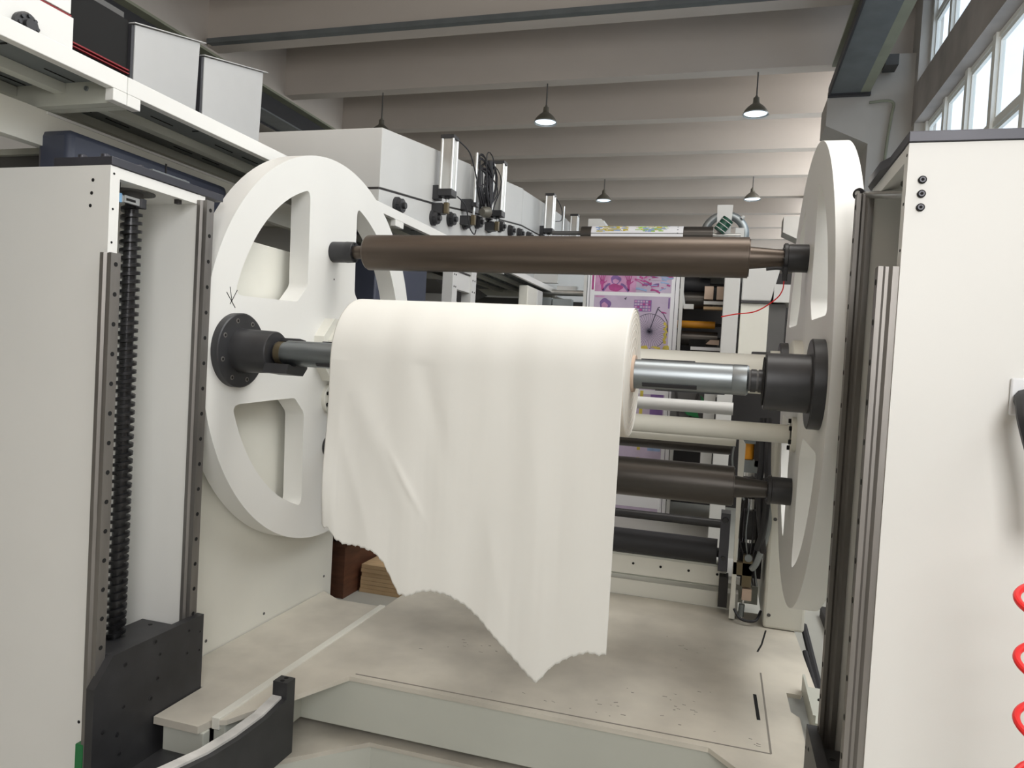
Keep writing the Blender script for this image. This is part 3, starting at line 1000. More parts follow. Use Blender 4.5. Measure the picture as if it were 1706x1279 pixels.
# ------------------------------------------------------------------ infeed frame under the turret
inf = thing('infeed_frame', 'low roller frame in front of the platform back edge', 'machine frame', (-.6, 3.5, .3))
m = MB()
m.box(-1.3, .06, 3.50, 3.56, .410, .498, 'cream')
m.box(-1.3, .06, 3.49, 3.58, .499, .51, 'beam')
for i in range(6):
    m.lathe((-.43 + i * .13 - .2, 3.4995, .462), (0, -1, 0), [(0, .006), (.002, .006)], 'hole', 10)
m.build('upper_beam', inf, smooth=0)
m = MB()
m.box(-1.3, .12, 3.52, 3.60, .30, .375, 'cream')
m.box(-1.3, .21, 3.60, 3.66, .315, .40, 'beam')
m.build('lower_beam', inf, smooth=0)
m = MB()
m.cyl((-1.3, 3.50, .570), (.012, 3.50, .570), .057, 'rubber', 36)
m.cyl((.012, 3.50, .565), (.05, 3.50, .565), .022, 'black', 16)
m.build('nip_roller', inf)
m = MB().cyl((-1.3, 3.44, .712), (.04, 3.44, .712), .020, 'black', 20)
m.build('guide_rod', inf)
m = MB()
m.box(.02, .062, 3.42, 3.52, .50, .765, 'capgrey')
m.lathe((.04, 3.419, .735), (0, -1, 0), [(0, .014), (.006, .012)], 'black', 14)
m.lathe((.04, 3.419, .56), (0, -1, 0), [(0, .010), (.006, .009)], 'black', 14)
m.box(.03, .07, 3.44, 3.52, .33, .47, 'dark')
m.build('roller_bracket', inf, smooth=0)
m = MB()
m.prism([(.080, .31), (.105, .31), (.098, .60), (.104, 1.09), (.075, 1.13), (.085, .6)], 'y', 3.36, 3.42, 'cream')
m.build('side_plate', inf, smooth=0)
m = MB()
m.box(-1.3, .22, 4.1, 4.5, .26, .30, 'panel')
m.box(-.3, .05, 3.95, 4.1, .29, .36, 'capgrey')
m.build('rear_step', inf, smooth=0)

# pneumatic actuator, hoses and clamp beside the infeed frame
ac = thing('air_actuator', 'black air actuator with a bright fitting beside the pedestal', 'actuator', (.15, 3.4, .3))
m = MB()
m.box(.12, .175, 3.42, 3.48, .66, .79, 'black')
m.cyl((.147, 3.45, .64), (.147, 3.45, .60), .035, 'black', 20)
m.cyl((.147, 3.45, .66), (.147, 3.45, .64), .028, 'bright', 20)
m.box(.11, .19, 3.42, 3.50, .50, .60, 'dark')
m.cyl((.147, 3.45, .50), (.147, 3.45, .44), .026, 'black', 16)
m.build('actuator_body', ac, bevel=.003)
MB().box(.108, .215, 3.56, 3.60, .45, .92, 'dark').build('dark_backdrop', ac, smooth=0)  # dark backdrop sheet added to blacken the space around the actuator
for i in range(5):
    MB().tube([(.12 + .018 * i, 3.40, .86 - .03 * i), (.10 + .03 * i, 3.37, .70), (.13 + .012 * i, 3.38, .58 + .02 * (i % 2)), (.16 + .008 * i, 3.40, .46)], .0035, ['rubber', 'galv', 'rubber', 'rubber', 'galv'][i], 6).build('signal_cable', ac)
m = MB().cyl((.147, 3.45, .79), (.147, 3.45, .85), .014, 'bright', 16)
m.cyl((.147, 3.45, .84), (.147, 3.45, .87), .018, 'black', 16)
m.build('bright_fitting', ac)
m = MB().cyl((.135, 3.40, .30), (.14, 3.42, .44), .006, 'bright', 10)
m.cyl((.132, 3.40, .315), (.134, 3.40, .37), .013, 'galv', 14)
m.build('piston_rod', ac)
m = MB()
m.box(.085, .165, 3.36, 3.40, .51, .565, 'brass')
m.box(.125, .165, 3.36, 3.40, .46, .60, 'brass')
m.lathe((.147, 3.359, .59), (0, -1, 0), [(0, .018), (.006, .016)], 'galv', 16)
m.box(.13, .17, 3.36, 3.41, .40, .45, 'core')
tag(m.build('clamp_block'), 'brown clamp block below the black air actuator', 'clamp')
for i, pts in enumerate(([(.16, 3.2, 1.22), (.165, 3.15, 1.05), (.16, 3.15, .95), (.175, 3.2, .8), (.2, 3.25, .65)],
                         [(.182, 3.2, 1.22), (.185, 3.12, 1.05), (.195, 3.15, .92), (.19, 3.2, .75), (.175, 3.25, .66)])):
    tag(MB().tube(pts, .014, 'rubber', 10).build('rubber_hose'), ('left' if i == 0 else 'right') + ' one of two black hoses hanging between the wheel and the roller end', 'hose', 'black hoses by the right wheel')
tag(MB().tube([(.205, 3.3, .86), (.215, 3.28, .75), (.18, 3.28, .60), (.16, 3.3, .56)], .013, 'galv', 10).build('metal_conduit'), 'grey flexible conduit curving beside the black actuator', 'conduit')
tag(MB().tube([(.10, 3.35, .36), (.13, 3.33, .325), (.19, 3.33, .325), (.215, 3.4, .35)], .006, 'rubber', 8).build('cable'), 'thin black cable looping at the foot of the actuator', 'cable')
tag(MB().tube([(.06, 3.3, 1.12), (.05, 3.28, 1.03), (.07, 3.27, .93), (.11, 3.27, .86)], .004, 'galv', 8).build('cable'), 'thin grey cable bowing beside the amber sight glass', 'cable')
m = MB()
m.cyl((.128, 3.62, 1.0), (.128, 3.62, 1.075), .024, 'orange', 18)
m.box(.155, .215, 3.58, 3.66, .97, 1.09, 'dark')
m.box(.10, .157, 3.59, 3.65, 1.075, 1.10, 'galv')
m.box(.10, .19, 3.58, 3.64, .94, .998, 'galv')
m.cyl((.13, 3.61, .90), (.13, 3.61, .94), .03, 'bright', 16)
tag(m.build('oil_lubricator'), 'amber sight glass on a dark valve block behind the hoses', 'valve block')

# cables on the floor right of the platform
for i, pts in enumerate(([(.42, 3.6, .25), (.46, 3.3, .1), (.47, 3.1, .05), (.40, 2.95, .02), (.52, 2.9, .02), (.7, 2.95, .02)],
                         [(.41, 3.4, .2), (.45, 3.15, .06), (.43, 2.95, .03), (.50, 2.85, .03), (.62, 2.75, .02)],
                         [(.40, 3.25, .12), (.43, 3.0, .05), (.48, 2.88, .05), (.6, 2.82, .05)],
                         [(.40, 3.3, .05), (.44, 3.45, .1), (.47, 3.5, .1)])):
    tag(MB().tube(pts, .012 if i else .016, 'rubber', 8).build('floor_cable'),
        ['thickest black cable snaking on the floor right of the platform', 'black cable curling down beside the platform corner', 'black cable crossing nearest the platform notch', 'short black cable at the foot of the pedestal'][i], 'cable', 'black cables right of the platform')
tag(MB().box(.62, .68, 2.5, 4.6, .0, .06, 'dark').build('cable_duct', smooth=0), 'dark floor duct running back beside the pedestal', 'duct')

# ------------------------------------------------------------------ crate and plywood
cr = thing('wooden_crate', 'dark brown wooden crate behind the torn paper edge', 'crate', (-2.35, 4.0, 0))
m = MB()
m.box(-2.7, -2.0, 3.65, 4.5, 0, .30, 'brownwood')
m.build('crate_body', cr, smooth=0)
m = MB().box(-2.72, -1.98, 3.63, 4.52, .30, .325, 'brownwood')
m.build('crate_lid', cr, smooth=0)
for i in range(7):
    z = .012 + i * .0235
    dx = random.uniform(-.006, .006)
    names = ['lowest', 'second from the floor', 'third from the floor', 'fourth, middle', 'fifth from the floor', 'second from the top', 'topmost']
    lab = names[i] + ' plywood sheet of the low pile beside the brown crate'
    _ = 'topmost plywood sheet of the low pile beside the brown crate' if i == 6 else ('lowest plywood sheet resting on the floor beside the brown crate' if i == 0 else 'plywood sheet in the middle of the pile beside the brown crate')
    tag(MB().box(-1.975 + dx, -1.30 + dx, 3.81 + dx, 4.25, z - .011, z + .0105, 'ply').build('plywood_sheet', smooth=0), lab, 'plywood', 'plywood pile beside the crate')
tag(MB().box(-2.115, -2.07, 3.6, 3.62, 0, .45, 'darkgreen').build('green_post', smooth=0), 'dark green post beside the end of the brown crate', 'post')

# ------------------------------------------------------------------ overhead walkway on the left
def walkway(y0, y1, label):
    t = thing('walkway_section', label, 'walkway', (-2.1, (y0 + y1) / 2, 2.1), 'overhead walkway sections')
    XE = -1.75
    z1 = 2.175
    m = MB()
    m.box(XE - .03, XE, y0, y1, 2.125, z1, 'white')
    m.box(XE - .03, XE, y0, y0 + .05, 2.09, 2.125, 'white')
    m.box(XE - .03, XE, y1 - .05, y1, 2.09, 2.125, 'white')
    m.build('edge_channel', t, bevel=.002, smooth=0)
    MB().box(-2.6, XE - .031, y0, y0 + .03, 2.09, 2.165, 'beam').build('end_channel', t, smooth=0)
    m = MB()
    m.box(-2.6, XE - .031, y1 - .03, y1, 2.09, 2.165, 'beam')
    m.lathe((XE - .12, y1 - .0305, 2.135), (0, -1, 0), [(0, .008), (.004, .007)], 'galv', 10)
    m.build('end_channel', t, smooth=0)
    m = MB()
    m.box(-2.6, XE - .031, y0 + .031, y1 - .031, 2.155, 2.17, 'girder')
    for i in range(1, 4):
        x = XE - .03 - i * .19
        m.box(x - .02, x + .02, y0 + .031, y1 - .031, 2.125, 2.154, 'beam')
    k = int((y1 - y0) / .16)
    for i in range(k):
        for x in (-1.85, -2.04, -2.23):
            yy = y0 + .1 + i * .16
            if i % 3 == 2:
                m.box(x - .03, x - .005, yy, yy + .006, 2.153, 2.156, 'hole')
                m.box(x + .02, x + .045, yy, yy + .006, 2.153, 2.156, 'hole')
            else:
                m.box(x - .062, x - .058, yy, yy + .1, 2.153, 2.156, 'hole')
    m.build('floor_panel', t, smooth=0)
    return t


walkway(.55, 1.746, 'overhead white walkway section nearest the camera, below the black opening')
walkway(1.748, 3.615, 'overhead white walkway section under the two grey-white hoods')
walkway(3.617, 5.5, 'overhead white walkway section running behind the left wheel')
walkway(5.502, 7.4, 'overhead walkway section furthest back on the left')

# near dryer housing, opening with red edges and hoods
nd = thing('dryer_housing', 'white dryer housing at the upper left corner with a seam', 'dryer housing', (-2.3, 1.2, 2.175))
m = MB()
m.box(-2.9, -1.9, .6, 1.69, 2.176, 2.331, 'white')
m.build('lower_panel', nd, smooth=0, bevel=.001)
MB().box(-2.9, -1.904, .6, 1.686, 2.332, 2.338, 'redline').build('seam', nd, smooth=0)
MB().box(-2.9, -1.9, .6, 1.68, 2.339, 2.75, 'white').build('upper_panel', nd, smooth=0, bevel=.001)
m = MB()
m.lathe((-1.9, 1.535, 2.238), (1, 0, 0), [(0, .036), (.014, .036), (.018, .03), (.018, .016), (.03, .016)], 'black', 24)
for i in range(8):
    a = i * PI / 4
    m.lathe((-1.883, 1.535 + .026 * math.cos(a), 2.238 + .026 * math.sin(a)), (1, 0, 0), [(0, .0055), (.006, .005)], 'blacksheen', 10)
m.build('bearing_hub', nd)
op = thing('dryer_opening', 'black open dryer bay with a thin red edge beside the hoods', 'dryer bay', (-2.2, 1.8, 2.175))
m = MB()
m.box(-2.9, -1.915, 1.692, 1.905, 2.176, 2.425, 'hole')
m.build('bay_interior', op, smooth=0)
MB().box(-2.9, -1.93, 1.692, 1.90, 2.426, 2.45, 'darkgrey').build('bay_roof', op, smooth=0)
m = MB()
m.box(-1.914, -1.905, 1.692, 1.905, 2.263, 2.267, 'redline')
m.box(-1.914, -1.905, 1.692, 1.905, 2.253, 2.256, 'redline')
m.build('red_edge', op, smooth=0)


def hood(y0, y1, za, zb_, label):
    t = thing('dryer_hood', label, 'dryer hood', (-2.15, (y0 + y1) / 2, 2.176), 'grey-white hoods on the walkway')
    m = MB()
    m.prism([(y0, 2.176), (y1 - .012, 2.176), (y1, zb_), (y0, za)], 'x', -2.4, -1.90, 'hoodgrey')
    m.build('hood_body', t, smooth=0, bevel=.002)
    m = MB()
    m.prism([(y0 - .01, za), (y1 + .022, zb_ + .005), (y1 + .022, zb_ + .008), (y0 - .01, za + .003)], 'x', -2.4, -1.892, 'hoodgrey')
    m.build('hood_lip', t, smooth=0)
    m = MB().box(-2.35, -1.903, y0 - .012, y0 - .001, 2.176, za - .004, 'girderdark')  # black strip paints in the dark gap beside the hood
    m.build('hood_gap_dark', t, smooth=0)
    return t


hood(1.918, 2.215, 2.417, 2.488, 'grey-white dryer hood nearer the black opening')
hood(2.240, 2.585, 2.448, 2.527, 'grey-white dryer hood with scuff marks, second behind the opening')

# beams below the walkway, navy cabinets, dark equipment
m = MB()
m.box(-2.1, -2.06, 1.55, 3.2, 1.98, 2.089, 'cream')
m.box(-2.06, -2.055, 1.75, 3.2, 2.08, 2.088, 'white')
tag(m.build('support_beam', smooth=0), 'cream beam under the overhead walkway above the navy cabinet', 'beam')
nc = thing('navy_cabinet', 'navy blue machine cabinet behind the top of the left column', 'cabinet', (-2.1, 2.1, 0))
m = MB()
m.box(-2.085, -1.955, 1.74, 2.47, 1.3, 2.03, 'navy')
m.build('cabinet_body', nc, bevel=.02, smooth=30)
m = MB().box(-1.955, -1.951, 2.13, 2.135, 1.9, 2.03, 'dark')
m.build('door_gap', nc, smooth=0)
m = MB()
m.box(-3.2, -2.11, 1.9, 1.93, 1.7, 2.02, 'darkgrey')
m.box(-3.2, -2.11, 1.88, 1.899, 1.9, 1.915, 'beam')
m.box(-3.2, -2.11, 1.88, 1.899, 2.0, 2.02, 'beam')
m.box(-2.14, -2.11, 1.86, 1.899, 1.7, 2.05, 'beam')
m.box(-3.2, -2.15, 1.885, 1.899, 1.90 - .04, 1.90 - .01, 'hole')
tag(m.build('shelf_rack', smooth=0), 'grey rack frame with a dark interior at the far left edge', 'rack')
nc = thing('navy_cabinet', 'navy blue cabinet seen through the upper right wheel opening', 'cabinet', (-2.2, 3.9, 0))
m = MB()
m.box(-2.6, -1.87, 3.6, 4.3, .4, 1.95, 'navy')
m.build('cabinet_body', nc, bevel=.01, smooth=30)
m = MB()
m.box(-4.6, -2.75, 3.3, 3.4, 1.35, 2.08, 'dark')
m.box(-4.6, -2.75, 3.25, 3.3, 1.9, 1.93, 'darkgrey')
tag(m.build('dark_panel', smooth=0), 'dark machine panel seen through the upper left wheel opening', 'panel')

# ------------------------------------------------------------------ arched dryer tunnel
XT = -2.1
dt = thing('dryer_tunnel', 'long white arched dryer tunnel with a row of black bearing hubs', 'dryer tunnel', (-2.6, 6, 2.176))
top = [(4.03, 2.777), (4.908, 2.887), (5.6, 2.975), (7.15, 3.155), (8.09, 3.209), (9.25, 3.27), (11, 3.28), (13, 3.2)]
mid = [(4.03, 2.409), (4.94, 2.509), (5.6, 2.60), (7.15, 2.789), (8.09, 2.835), (9.25, 2.87), (11, 2.88), (13, 2.8)]
m = MB()
segs = [(0, 1, 2), (2, 3), (3, 4, 5), (5, 6, 7)]
for sg in segs:
    pts = [mid[i] for i in sg] + [top[i] for i in reversed(sg)]
    pts = [(y, z) for y, z in pts]
    e = MB()
    e.prism([(pts[0][0] + .004, pts[0][1] + .008)] + [(y, z + .008) for y, z in pts[1:-1]] + [(pts[-1][0] + .004, pts[-1][1])], 'x', -3.6, XT, 'panel')
    e.build('upper_cover', dt, smooth=0, bevel=.003)
m = MB()
m.prism([(y, z - .006) for y, z in mid] + [(13, 2.3), (4.03, 2.176)], 'x', -3.6, XT, 'panel')
m.build('lower_side', dt, smooth=0, bevel=.002)
m = MB()
m.prism([(y, z - .006) for y, z in mid] + [(y, z + .008) for y, z in reversed(mid)], 'x', -3.59, XT - .006, 'dark')
m.build('seam', dt, smooth=0)
for (y, z) in ((4.273, 2.355), (4.863, 2.398), (5.185, 2.454), (5.508, 2.492), (5.792, 2.553), (6.123, 2.58), (6.416, 2.638), (6.74, 2.66), (7.05, 2.69), (7.4, 2.72)):
    m = MB()
    m.lathe((XT, y, z), (1, 0, 0), [(0, .056), (.02, .056), (.022, .046), (.05, .044), (.052, .02), (.07, .02)], 'black', 20)
    for i in range(6):
        a = i * PI / 3
        m.lathe((XT + .02, y + .042 * math.cos(a), z + .042 * math.sin(a)), (1, 0, 0), [(0, .007), (.02, .006)], 'blacksheen', 8)
    m.build('bearing_hub', dt)


def air_cyl(y, z0, z1, label, rod=False, s=1.0):
    x = -2.0
    t = thing('air_cylinder', label, 'air cylinder', (x, y, z0 - .16), 'air cylinders on the dryer tunnel')
    if not rod:
        m = MB()
        r = .052 * s
        m.box(x - r * .82, x + r * .82, y - r * .82, y + r * .82, z0, z1, 'alu')
        for sx in (-1, 1):
            for sy in (-1, 1):
                m.cyl((x + sx * r * .78, y + sy * r * .78, z0), (x + sx * r * .78, y + sy * r * .78, z1), .012 * s, 'alu', 12)
        m.build('barrel', t)
        MB().box(x - r, x + r, y - r, y + r, z1, z1 + .028, 'black').build('end_cap', t, bevel=.003)
        m = MB().box(x - r, x + r, y - r, y + r, z0 - .05, z0, 'black')
        m.cyl((x, y, z0 - .065), (x, y, z0 - .05), .02, 'black', 12)
        m.build('lower_cap', t, bevel=.003)
        m = MB().box(XT, x - r, y - .035, y + .035, z0 - .07, z0 + .03, 'black')
        m.build('mounting_bracket', t)
    else:
        MB().cyl((x, y, z0 - .06), (x, y, z1), .013, 'alu', 16).build('barrel', t)
        m = MB().box(XT, x - .012, y - .035, y + .035, z0 - .05, z0 + .03, 'black')
        m.box(x - .03, x + .03, y - .03, y + .03, z0 - .025, z0 + .005, 'black')
        m.build('mounting_bracket', t)
    m = MB().cyl((x, y, z0 - .16), (x, y, z0 - .06), .009, 'alu', 12)
    m.build('piston_rod', t)
    m = MB()
    m.box(x - .018, x + .018, y - .018, y + .018, z0 - .17, z0 - .09, 'brass')
    m.build('clevis', t, bevel=.004)
    m = MB().box(XT, x - .019, y - .04, y + .04, z0 - .17, z0 - .10, 'black')
    m.build('rod_bracket', t)
    return t


air_cyl(4.88, 2.60, 2.955, 'tall aluminium air cylinder nearest on the dryer tunnel')
air_cyl(5.45, 2.63, 3.03, 'slim rod-like air cylinder between the two nearest barrels', rod=True)
air_cyl(6.06, 2.70, 3.10, 'aluminium air cylinder behind the tangle of black cables')
air_cyl(7.92, 2.90, 3.26, 'aluminium air cylinder third along the tunnel, after the seam')
air_cyl(8.6, 2.9, 3.3, 'slim rod beside the third air cylinder', rod=True, s=.8)
air_cyl(9.25, 3.02, 3.31, 'aluminium air cylinder furthest along the tunnel')
# tangle of cables
m = MB()
for i in range(16):
    cy = 5.72 + random.uniform(-.1, .12)
    cz = 2.84 + random.uniform(-.03, .03)
    ry, rz = random.uniform(.05, .17), random.uniform(.12, .24)
    ph = random.uniform(0, 1)
    x = -2.03 + random.uniform(0, .07)
    m.tube([(x + .02 * math.sin(a * 2 + ph), cy + ry * math.cos(a) + .02 * math.sin(3 * a + ph), cz + rz * math.sin(a)) for a in [2 * PI * q / 22 for q in range(22)]], random.choice([.005, .006, .008]), 'rubber', 6, closed=True)
m.tube([(-2.0, 5.75, 2.62), (-1.98, 5.78, 2.72), (-1.99, 5.8, 2.9), (-2.0, 5.78, 3.06)], .022, 'rubber', 8)
tag(m.build('cable_coil'), 'tangled coil of black cables hung beside the second air cylinder', 'cable coil')
tag(MB().lathe((-1.99, 5.62, 2.60), (.3, 1, .2), [(0, .03), (.03, .045), (.08, .045), (.1, .03)], 'lampshade', 20).build('small_motor'), 'small grey drum hanging below the black cable tangle', 'motor')
for i, pts in enumerate(([(-1.96, 4.93, 2.97), (-1.93, 5.1, 2.93), (-1.93, 5.25, 2.82), (-1.96, 5.42, 2.76), (-1.98, 5.6, 2.82)],
                         [(-1.95, 4.95, 2.57), (-1.93, 5.08, 2.53), (-1.93, 5.18, 2.40), (-1.95, 5.35, 2.37), (-1.97, 5.44, 2.42)],
                         [(-1.97, 7.98, 3.28), (-1.94, 8.2, 3.2), (-1.95, 8.3, 3.08), (-1.97, 8.1, 3.02)])):
    tag(MB().tube(pts, .005, 'rubber', 6).build('air_hose'), ['thin black air hose looping from the top of the nearest air cylinder', 'thin black air hose curving from the foot of the nearest air cylinder', 'thin black air hose beside the third air cylinder'][i], 'hose')

# structure under the walkway behind the roller
m = MB()
for (y0, y1) in ((4.44, 4.53), (4.80, 4.90)):
    m.box(-1.82, -1.75, y0, y1, .3, 2.09, 'panel')
m.box(-1.80, -1.76, 4.53, 4.80, 1.86, 1.98, 'panel')
m.box(-1.765, -1.755, 4.55, 4.79, 1.975, 1.985, 'dark')
for y in (4.47, 4.50, 4.83, 4.87):
    for z in (1.87, 1.95):
        m.lathe((-1.75, y, z), (1, 0, 0), [(0, .006), (.002, .006)], 'hole', 8)
tag(m.build('support_legs', smooth=0), 'white bolted double leg of the walkway below the long roller', 'support leg')
m = MB()
m.box(-1.84, -1.75, 6.30, 6.62, .3, 2.09, 'cream')
m.box(-1.84, -1.75, 6.64, 6.84, .3, 2.09, 'panel')
tag(m.build('machine_post', smooth=0, bevel=.01), 'tall cream machine post further back below the walkway', 'post')
m = MB()
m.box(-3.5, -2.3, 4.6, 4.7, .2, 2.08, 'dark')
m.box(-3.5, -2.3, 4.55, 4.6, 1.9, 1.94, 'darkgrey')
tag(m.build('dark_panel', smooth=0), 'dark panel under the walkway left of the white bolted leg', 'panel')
m = MB()
m.box(-2.6, -2.25, 5.6, 6.2, 0, 1.93, 'panel')
m.prism([(5.2, 2.0), (6.1, 2.05), (6.5, 2.0), (5.9, 1.87)], 'x', -2.7, -2.2, 'darkgrey')
tag(m.build('machine_housing', smooth=0), 'grey-white machine housing between the walkway legs', 'machine housing')
m = MB()
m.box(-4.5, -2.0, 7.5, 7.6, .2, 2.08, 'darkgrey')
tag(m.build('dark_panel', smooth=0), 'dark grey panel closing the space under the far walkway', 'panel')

# ------------------------------------------------------------------ printed web and its rollers
YW = 7.0
web = thing('printed_web', 'lilac printed paper web with hands and an old bicycle rising to a roller', 'printed web', (-.9, YW, 0))
xa, xb = -1.345, -.470
m = MB()
m.box(xa, xb, YW, YW + .002, .0, 2.69, 'p_white')
arc = [(YW + .075 - .077 * math.cos(a), 2.69 + .077 * math.sin(a)) for a in [PI * q / 16 for q in range(13)]]
arc2 = [(YW + .075 - .079 * math.cos(a), 2.69 + .079 * math.sin(a)) for a in [PI * q / 16 for q in range(13)]]
m.prism(arc + arc2[::-1], 'x', xa, xb, 'p_white')
m.build('paper_web', web)
x0p, x1p = -1.275, -.545
F = YW - .0015


def art(z0, mb, mode):
    """one repeat of the print; simple flat ink shapes on the web"""
    mb.box(x0p, x1p, F + .0006, F + .0016, z0, z0 + .62, 'p_base')


pb = MB()
pb.box(x0p, x1p, F + .0006, YW, 2.125, 2.62, 'p_pink')
pb.box(x0p, x1p, F + .0006, YW, 1.20, 2.09, 'p_base')
pb.box(x0p, x1p, F + .0006, YW, .0, 1.16, 'p_base')
pb.box(x0p + .40, x1p, F + .0003, F + .0006, 2.125, 2.62, 'p_base')
pb.box(x0p - .03, x0p - .01, F + .0006, YW, 2.14, 2.62, 'p_mag')
pb.box(x1p + .035, x1p + .04, F + .0006, YW, 0, 2.62, 'p_slate')
pb.box(x0p - .05, x0p - .045, F + .0006, YW, 0, 2.62, 'p_slate')


def hand(mb, cx, cz, s, k):
    P = [(cx + s * a, cz + s * b) for a, b in ((-.22, -.3), (.22, -.3), (.3, .1), (.22, .3), (-.22, .3), (-.3, .1))]
    mb.prism(P, 'y', F - .0002, F + .0003, k)
    for (bx, tx, L) in ((-.2, -.5, .75), (-.07, -.18, .95), (.07, .12, 1.0), (.2, .4, .8)):
        mb.strip([(cx + s * bx, cz + s * .25), (cx + s * (bx + tx) / 2, cz + s * (.3 + L * .5)), (cx + s * tx, cz + s * (.25 + L))], s * .12, 'y', F - .0002, F + .0003, k)
    mb.strip([(cx + s * .24, cz - s * .1), (cx + s * .6, cz + s * .2)], s * .13, 'y', F - .0002, F + .0003, k)
    mb.strip([(cx, cz - s * .3), (cx + s * .1, cz - s * 1.0)], s * .3, 'y', F - .0002, F + .0003, k)


hand(pb, x0p + .07, 2.215, .075, 'p_mag')
hand(pb, x0p + .325, 2.215, .075, 'p_mag')


def blob(mb, cx, cz, rx, rz, k, t=0, seed=1):
    rn = random.Random(seed)
    ph = rn.uniform(0, 6)
    mb.prism([(cx + rx * math.cos(a) * (1 + .12 * math.sin(3 * a + ph)), cz + rz * math.sin(a) * (1 + .1 * math.sin(4 * a + ph))) for a in [2 * PI * q / 24 for q in range(24)]], 'y', F - .0002 - t, F + .0003 - t, k)


blob(pb, x0p + .2, 2.165, .07, .035, 'p_mag', .0003)
blob(pb, x0p + .2, 2.24, .05, .045, 'p_purple', 0)
blob(pb, x0p + .2, 2.225, .03, .022, 'p_pink', .0004)
pb.strip([(x0p + .08, 2.13), (x0p + .12, 2.19), (x0p + .15, 2.2)], .022, 'y', F - .0002, F + .0003, 'p_purple')
pb.strip([(x0p + .33, 2.13), (x0p + .28, 2.19), (x0p + .25, 2.2)], .022, 'y', F - .0002, F + .0003, 'p_purple')
rn = random.Random(3)
for i in range(90):
    cx = x0p + .41 + rn.uniform(0, .30)
    cz = 2.14 + rn.uniform(0, .46)
    a = rn.uniform(-.6, .7)
    L = rn.uniform(.03, .11)
    k = rn.choice(['p_mag', 'p_pink', 'p_purple', 'p_base', 'p_blue', 'p_blue', 'p_mag'])
    pb.strip([(cx - L / 2 * math.cos(a), cz - L / 2 * math.sin(a)), (cx, cz + .004), (cx + L / 2 * math.cos(a), cz + L / 2 * math.sin(a))], rn.uniform(.006, .022), 'y', F - .0006 - i * 2e-5, F + .0001, k)
# portrait, small grid picture, old bicycle
blob(pb, x0p + .11, 2.0, .055, .06, 'p_purple', 0)
blob(pb, x0p + .105, 1.985, .03, .035, 'p_pink', .0005)
pb.box(x0p + .01, x0p + .10, F - .0002, F + .0003, 2.068, 2.084, 'p_pink')
pb.box(x0p + .39, x0p + .555, F - .0003, F + .0003, 1.945, 2.055, 'p_purple')
for i in range(6):
    for j in range(4):
        pb.box(x0p + .395 + i * .026, x0p + .415 + i * .026, F - .0006, F - .0003, 1.952 + j * .026, 1.970 + j * .026, rn.choice(['p_pink', 'p_mag', 'p_base']))
pb.box(x0p + .71, x0p + .725, F - .0003, F + .0003, 1.98, 2.08, 'p_purple')
pb.prism([(x0p + .29, 2.06), (x0p + .315, 2.08), (x0p + .31, 2.05)], 'y', F - .0003, F + .0003, 'p_slate')


def wheel(mb, cx, cz, R, n=36):
    mb.strip([(cx + R * math.cos(2 * PI * q / 48), cz + R * math.sin(2 * PI * q / 48)) for q in range(49)], .005, 'y', F - .0006, F + .0002, 'p_slate')
    for q in range(n):
        a = 2 * PI * q / n
        mb.strip([(cx, cz), (cx + R * math.cos(a), cz + R * math.sin(a))], .0028, 'y', F - .0004, F + .0002, 'p_slate')


wheel(pb, x0p + .55, 1.76, .165, 44)
wheel(pb, x0p + .22, 1.64, .06, 16)
pb.strip([(x0p + .55, 1.76), (x0p + .585, 1.88), (x0p + .62, 1.985), (x0p + .635, 1.99)], .010, 'y', F - .0008, F + .0002, 'p_slate')
pb.strip([(x0p + .62, 1.97), (x0p + .67, 1.93), (x0p + .71, 1.86), (x0p + .72, 1.76)], .008, 'y', F - .0008, F + .0002, 'p_slate')
pb.strip([(x0p + .65, 1.945), (x0p + .70, 1.935)], .012, 'y', F - .0009, F + .0002, 'p_mag')
for i in range(26):
    blob(pb, x0p + .46 + rn.uniform(0, .26), 1.56 + rn.uniform(-.03, .05), rn.uniform(.012, .035), rn.uniform(.01, .028), rn.choice(['p_yellow', 'p_yellow', 'p_base']), .0004 + i * 2e-5, i)
for i in range(8):
    blob(pb, x0p + .69 + rn.uniform(0, .03), 1.66 + .025 * i, .014, .016, 'p_yellow', .0004 + i * 2e-5, i)
# lower repeats: lilac bands
for zz in (.30, .62, .94, 1.28):
    pb.box(x0p + .60, x0p + .72, F - .0002, F + .0003, zz, zz + .22, 'p_blue' if zz == .62 else 'p_purple')
    pb.box(x0p + .50, x0p + .53, F - .0002, F + .0003, zz, zz + .25, 'p_yellow')
    blob(pb, x0p + .3, zz + .08, .1, .05, 'p_pink', 0, 5)
# yellow and green repeat where the web goes over the roller
pb.build('ink_print', web, smooth=0)
pt = MB()


def warc(cx, a, rx, k, L, t):
    """ink patch lying on the curve of the web over the roller"""
    ps = [(YW + .075 - (.0793 + t) * math.cos(b), 2.69 + (.0793 + t) * math.sin(b)) for b in [a + (L) * q / 4 for q in range(5)]]
    ps2 = [(YW + .075 - (.0790) * math.cos(b), 2.69 + (.0790) * math.sin(b)) for b in [a + (L) * q / 4 for q in range(5)]]
    pt.prism(ps + ps2[::-1], 'x', cx - rx, cx + rx, k)


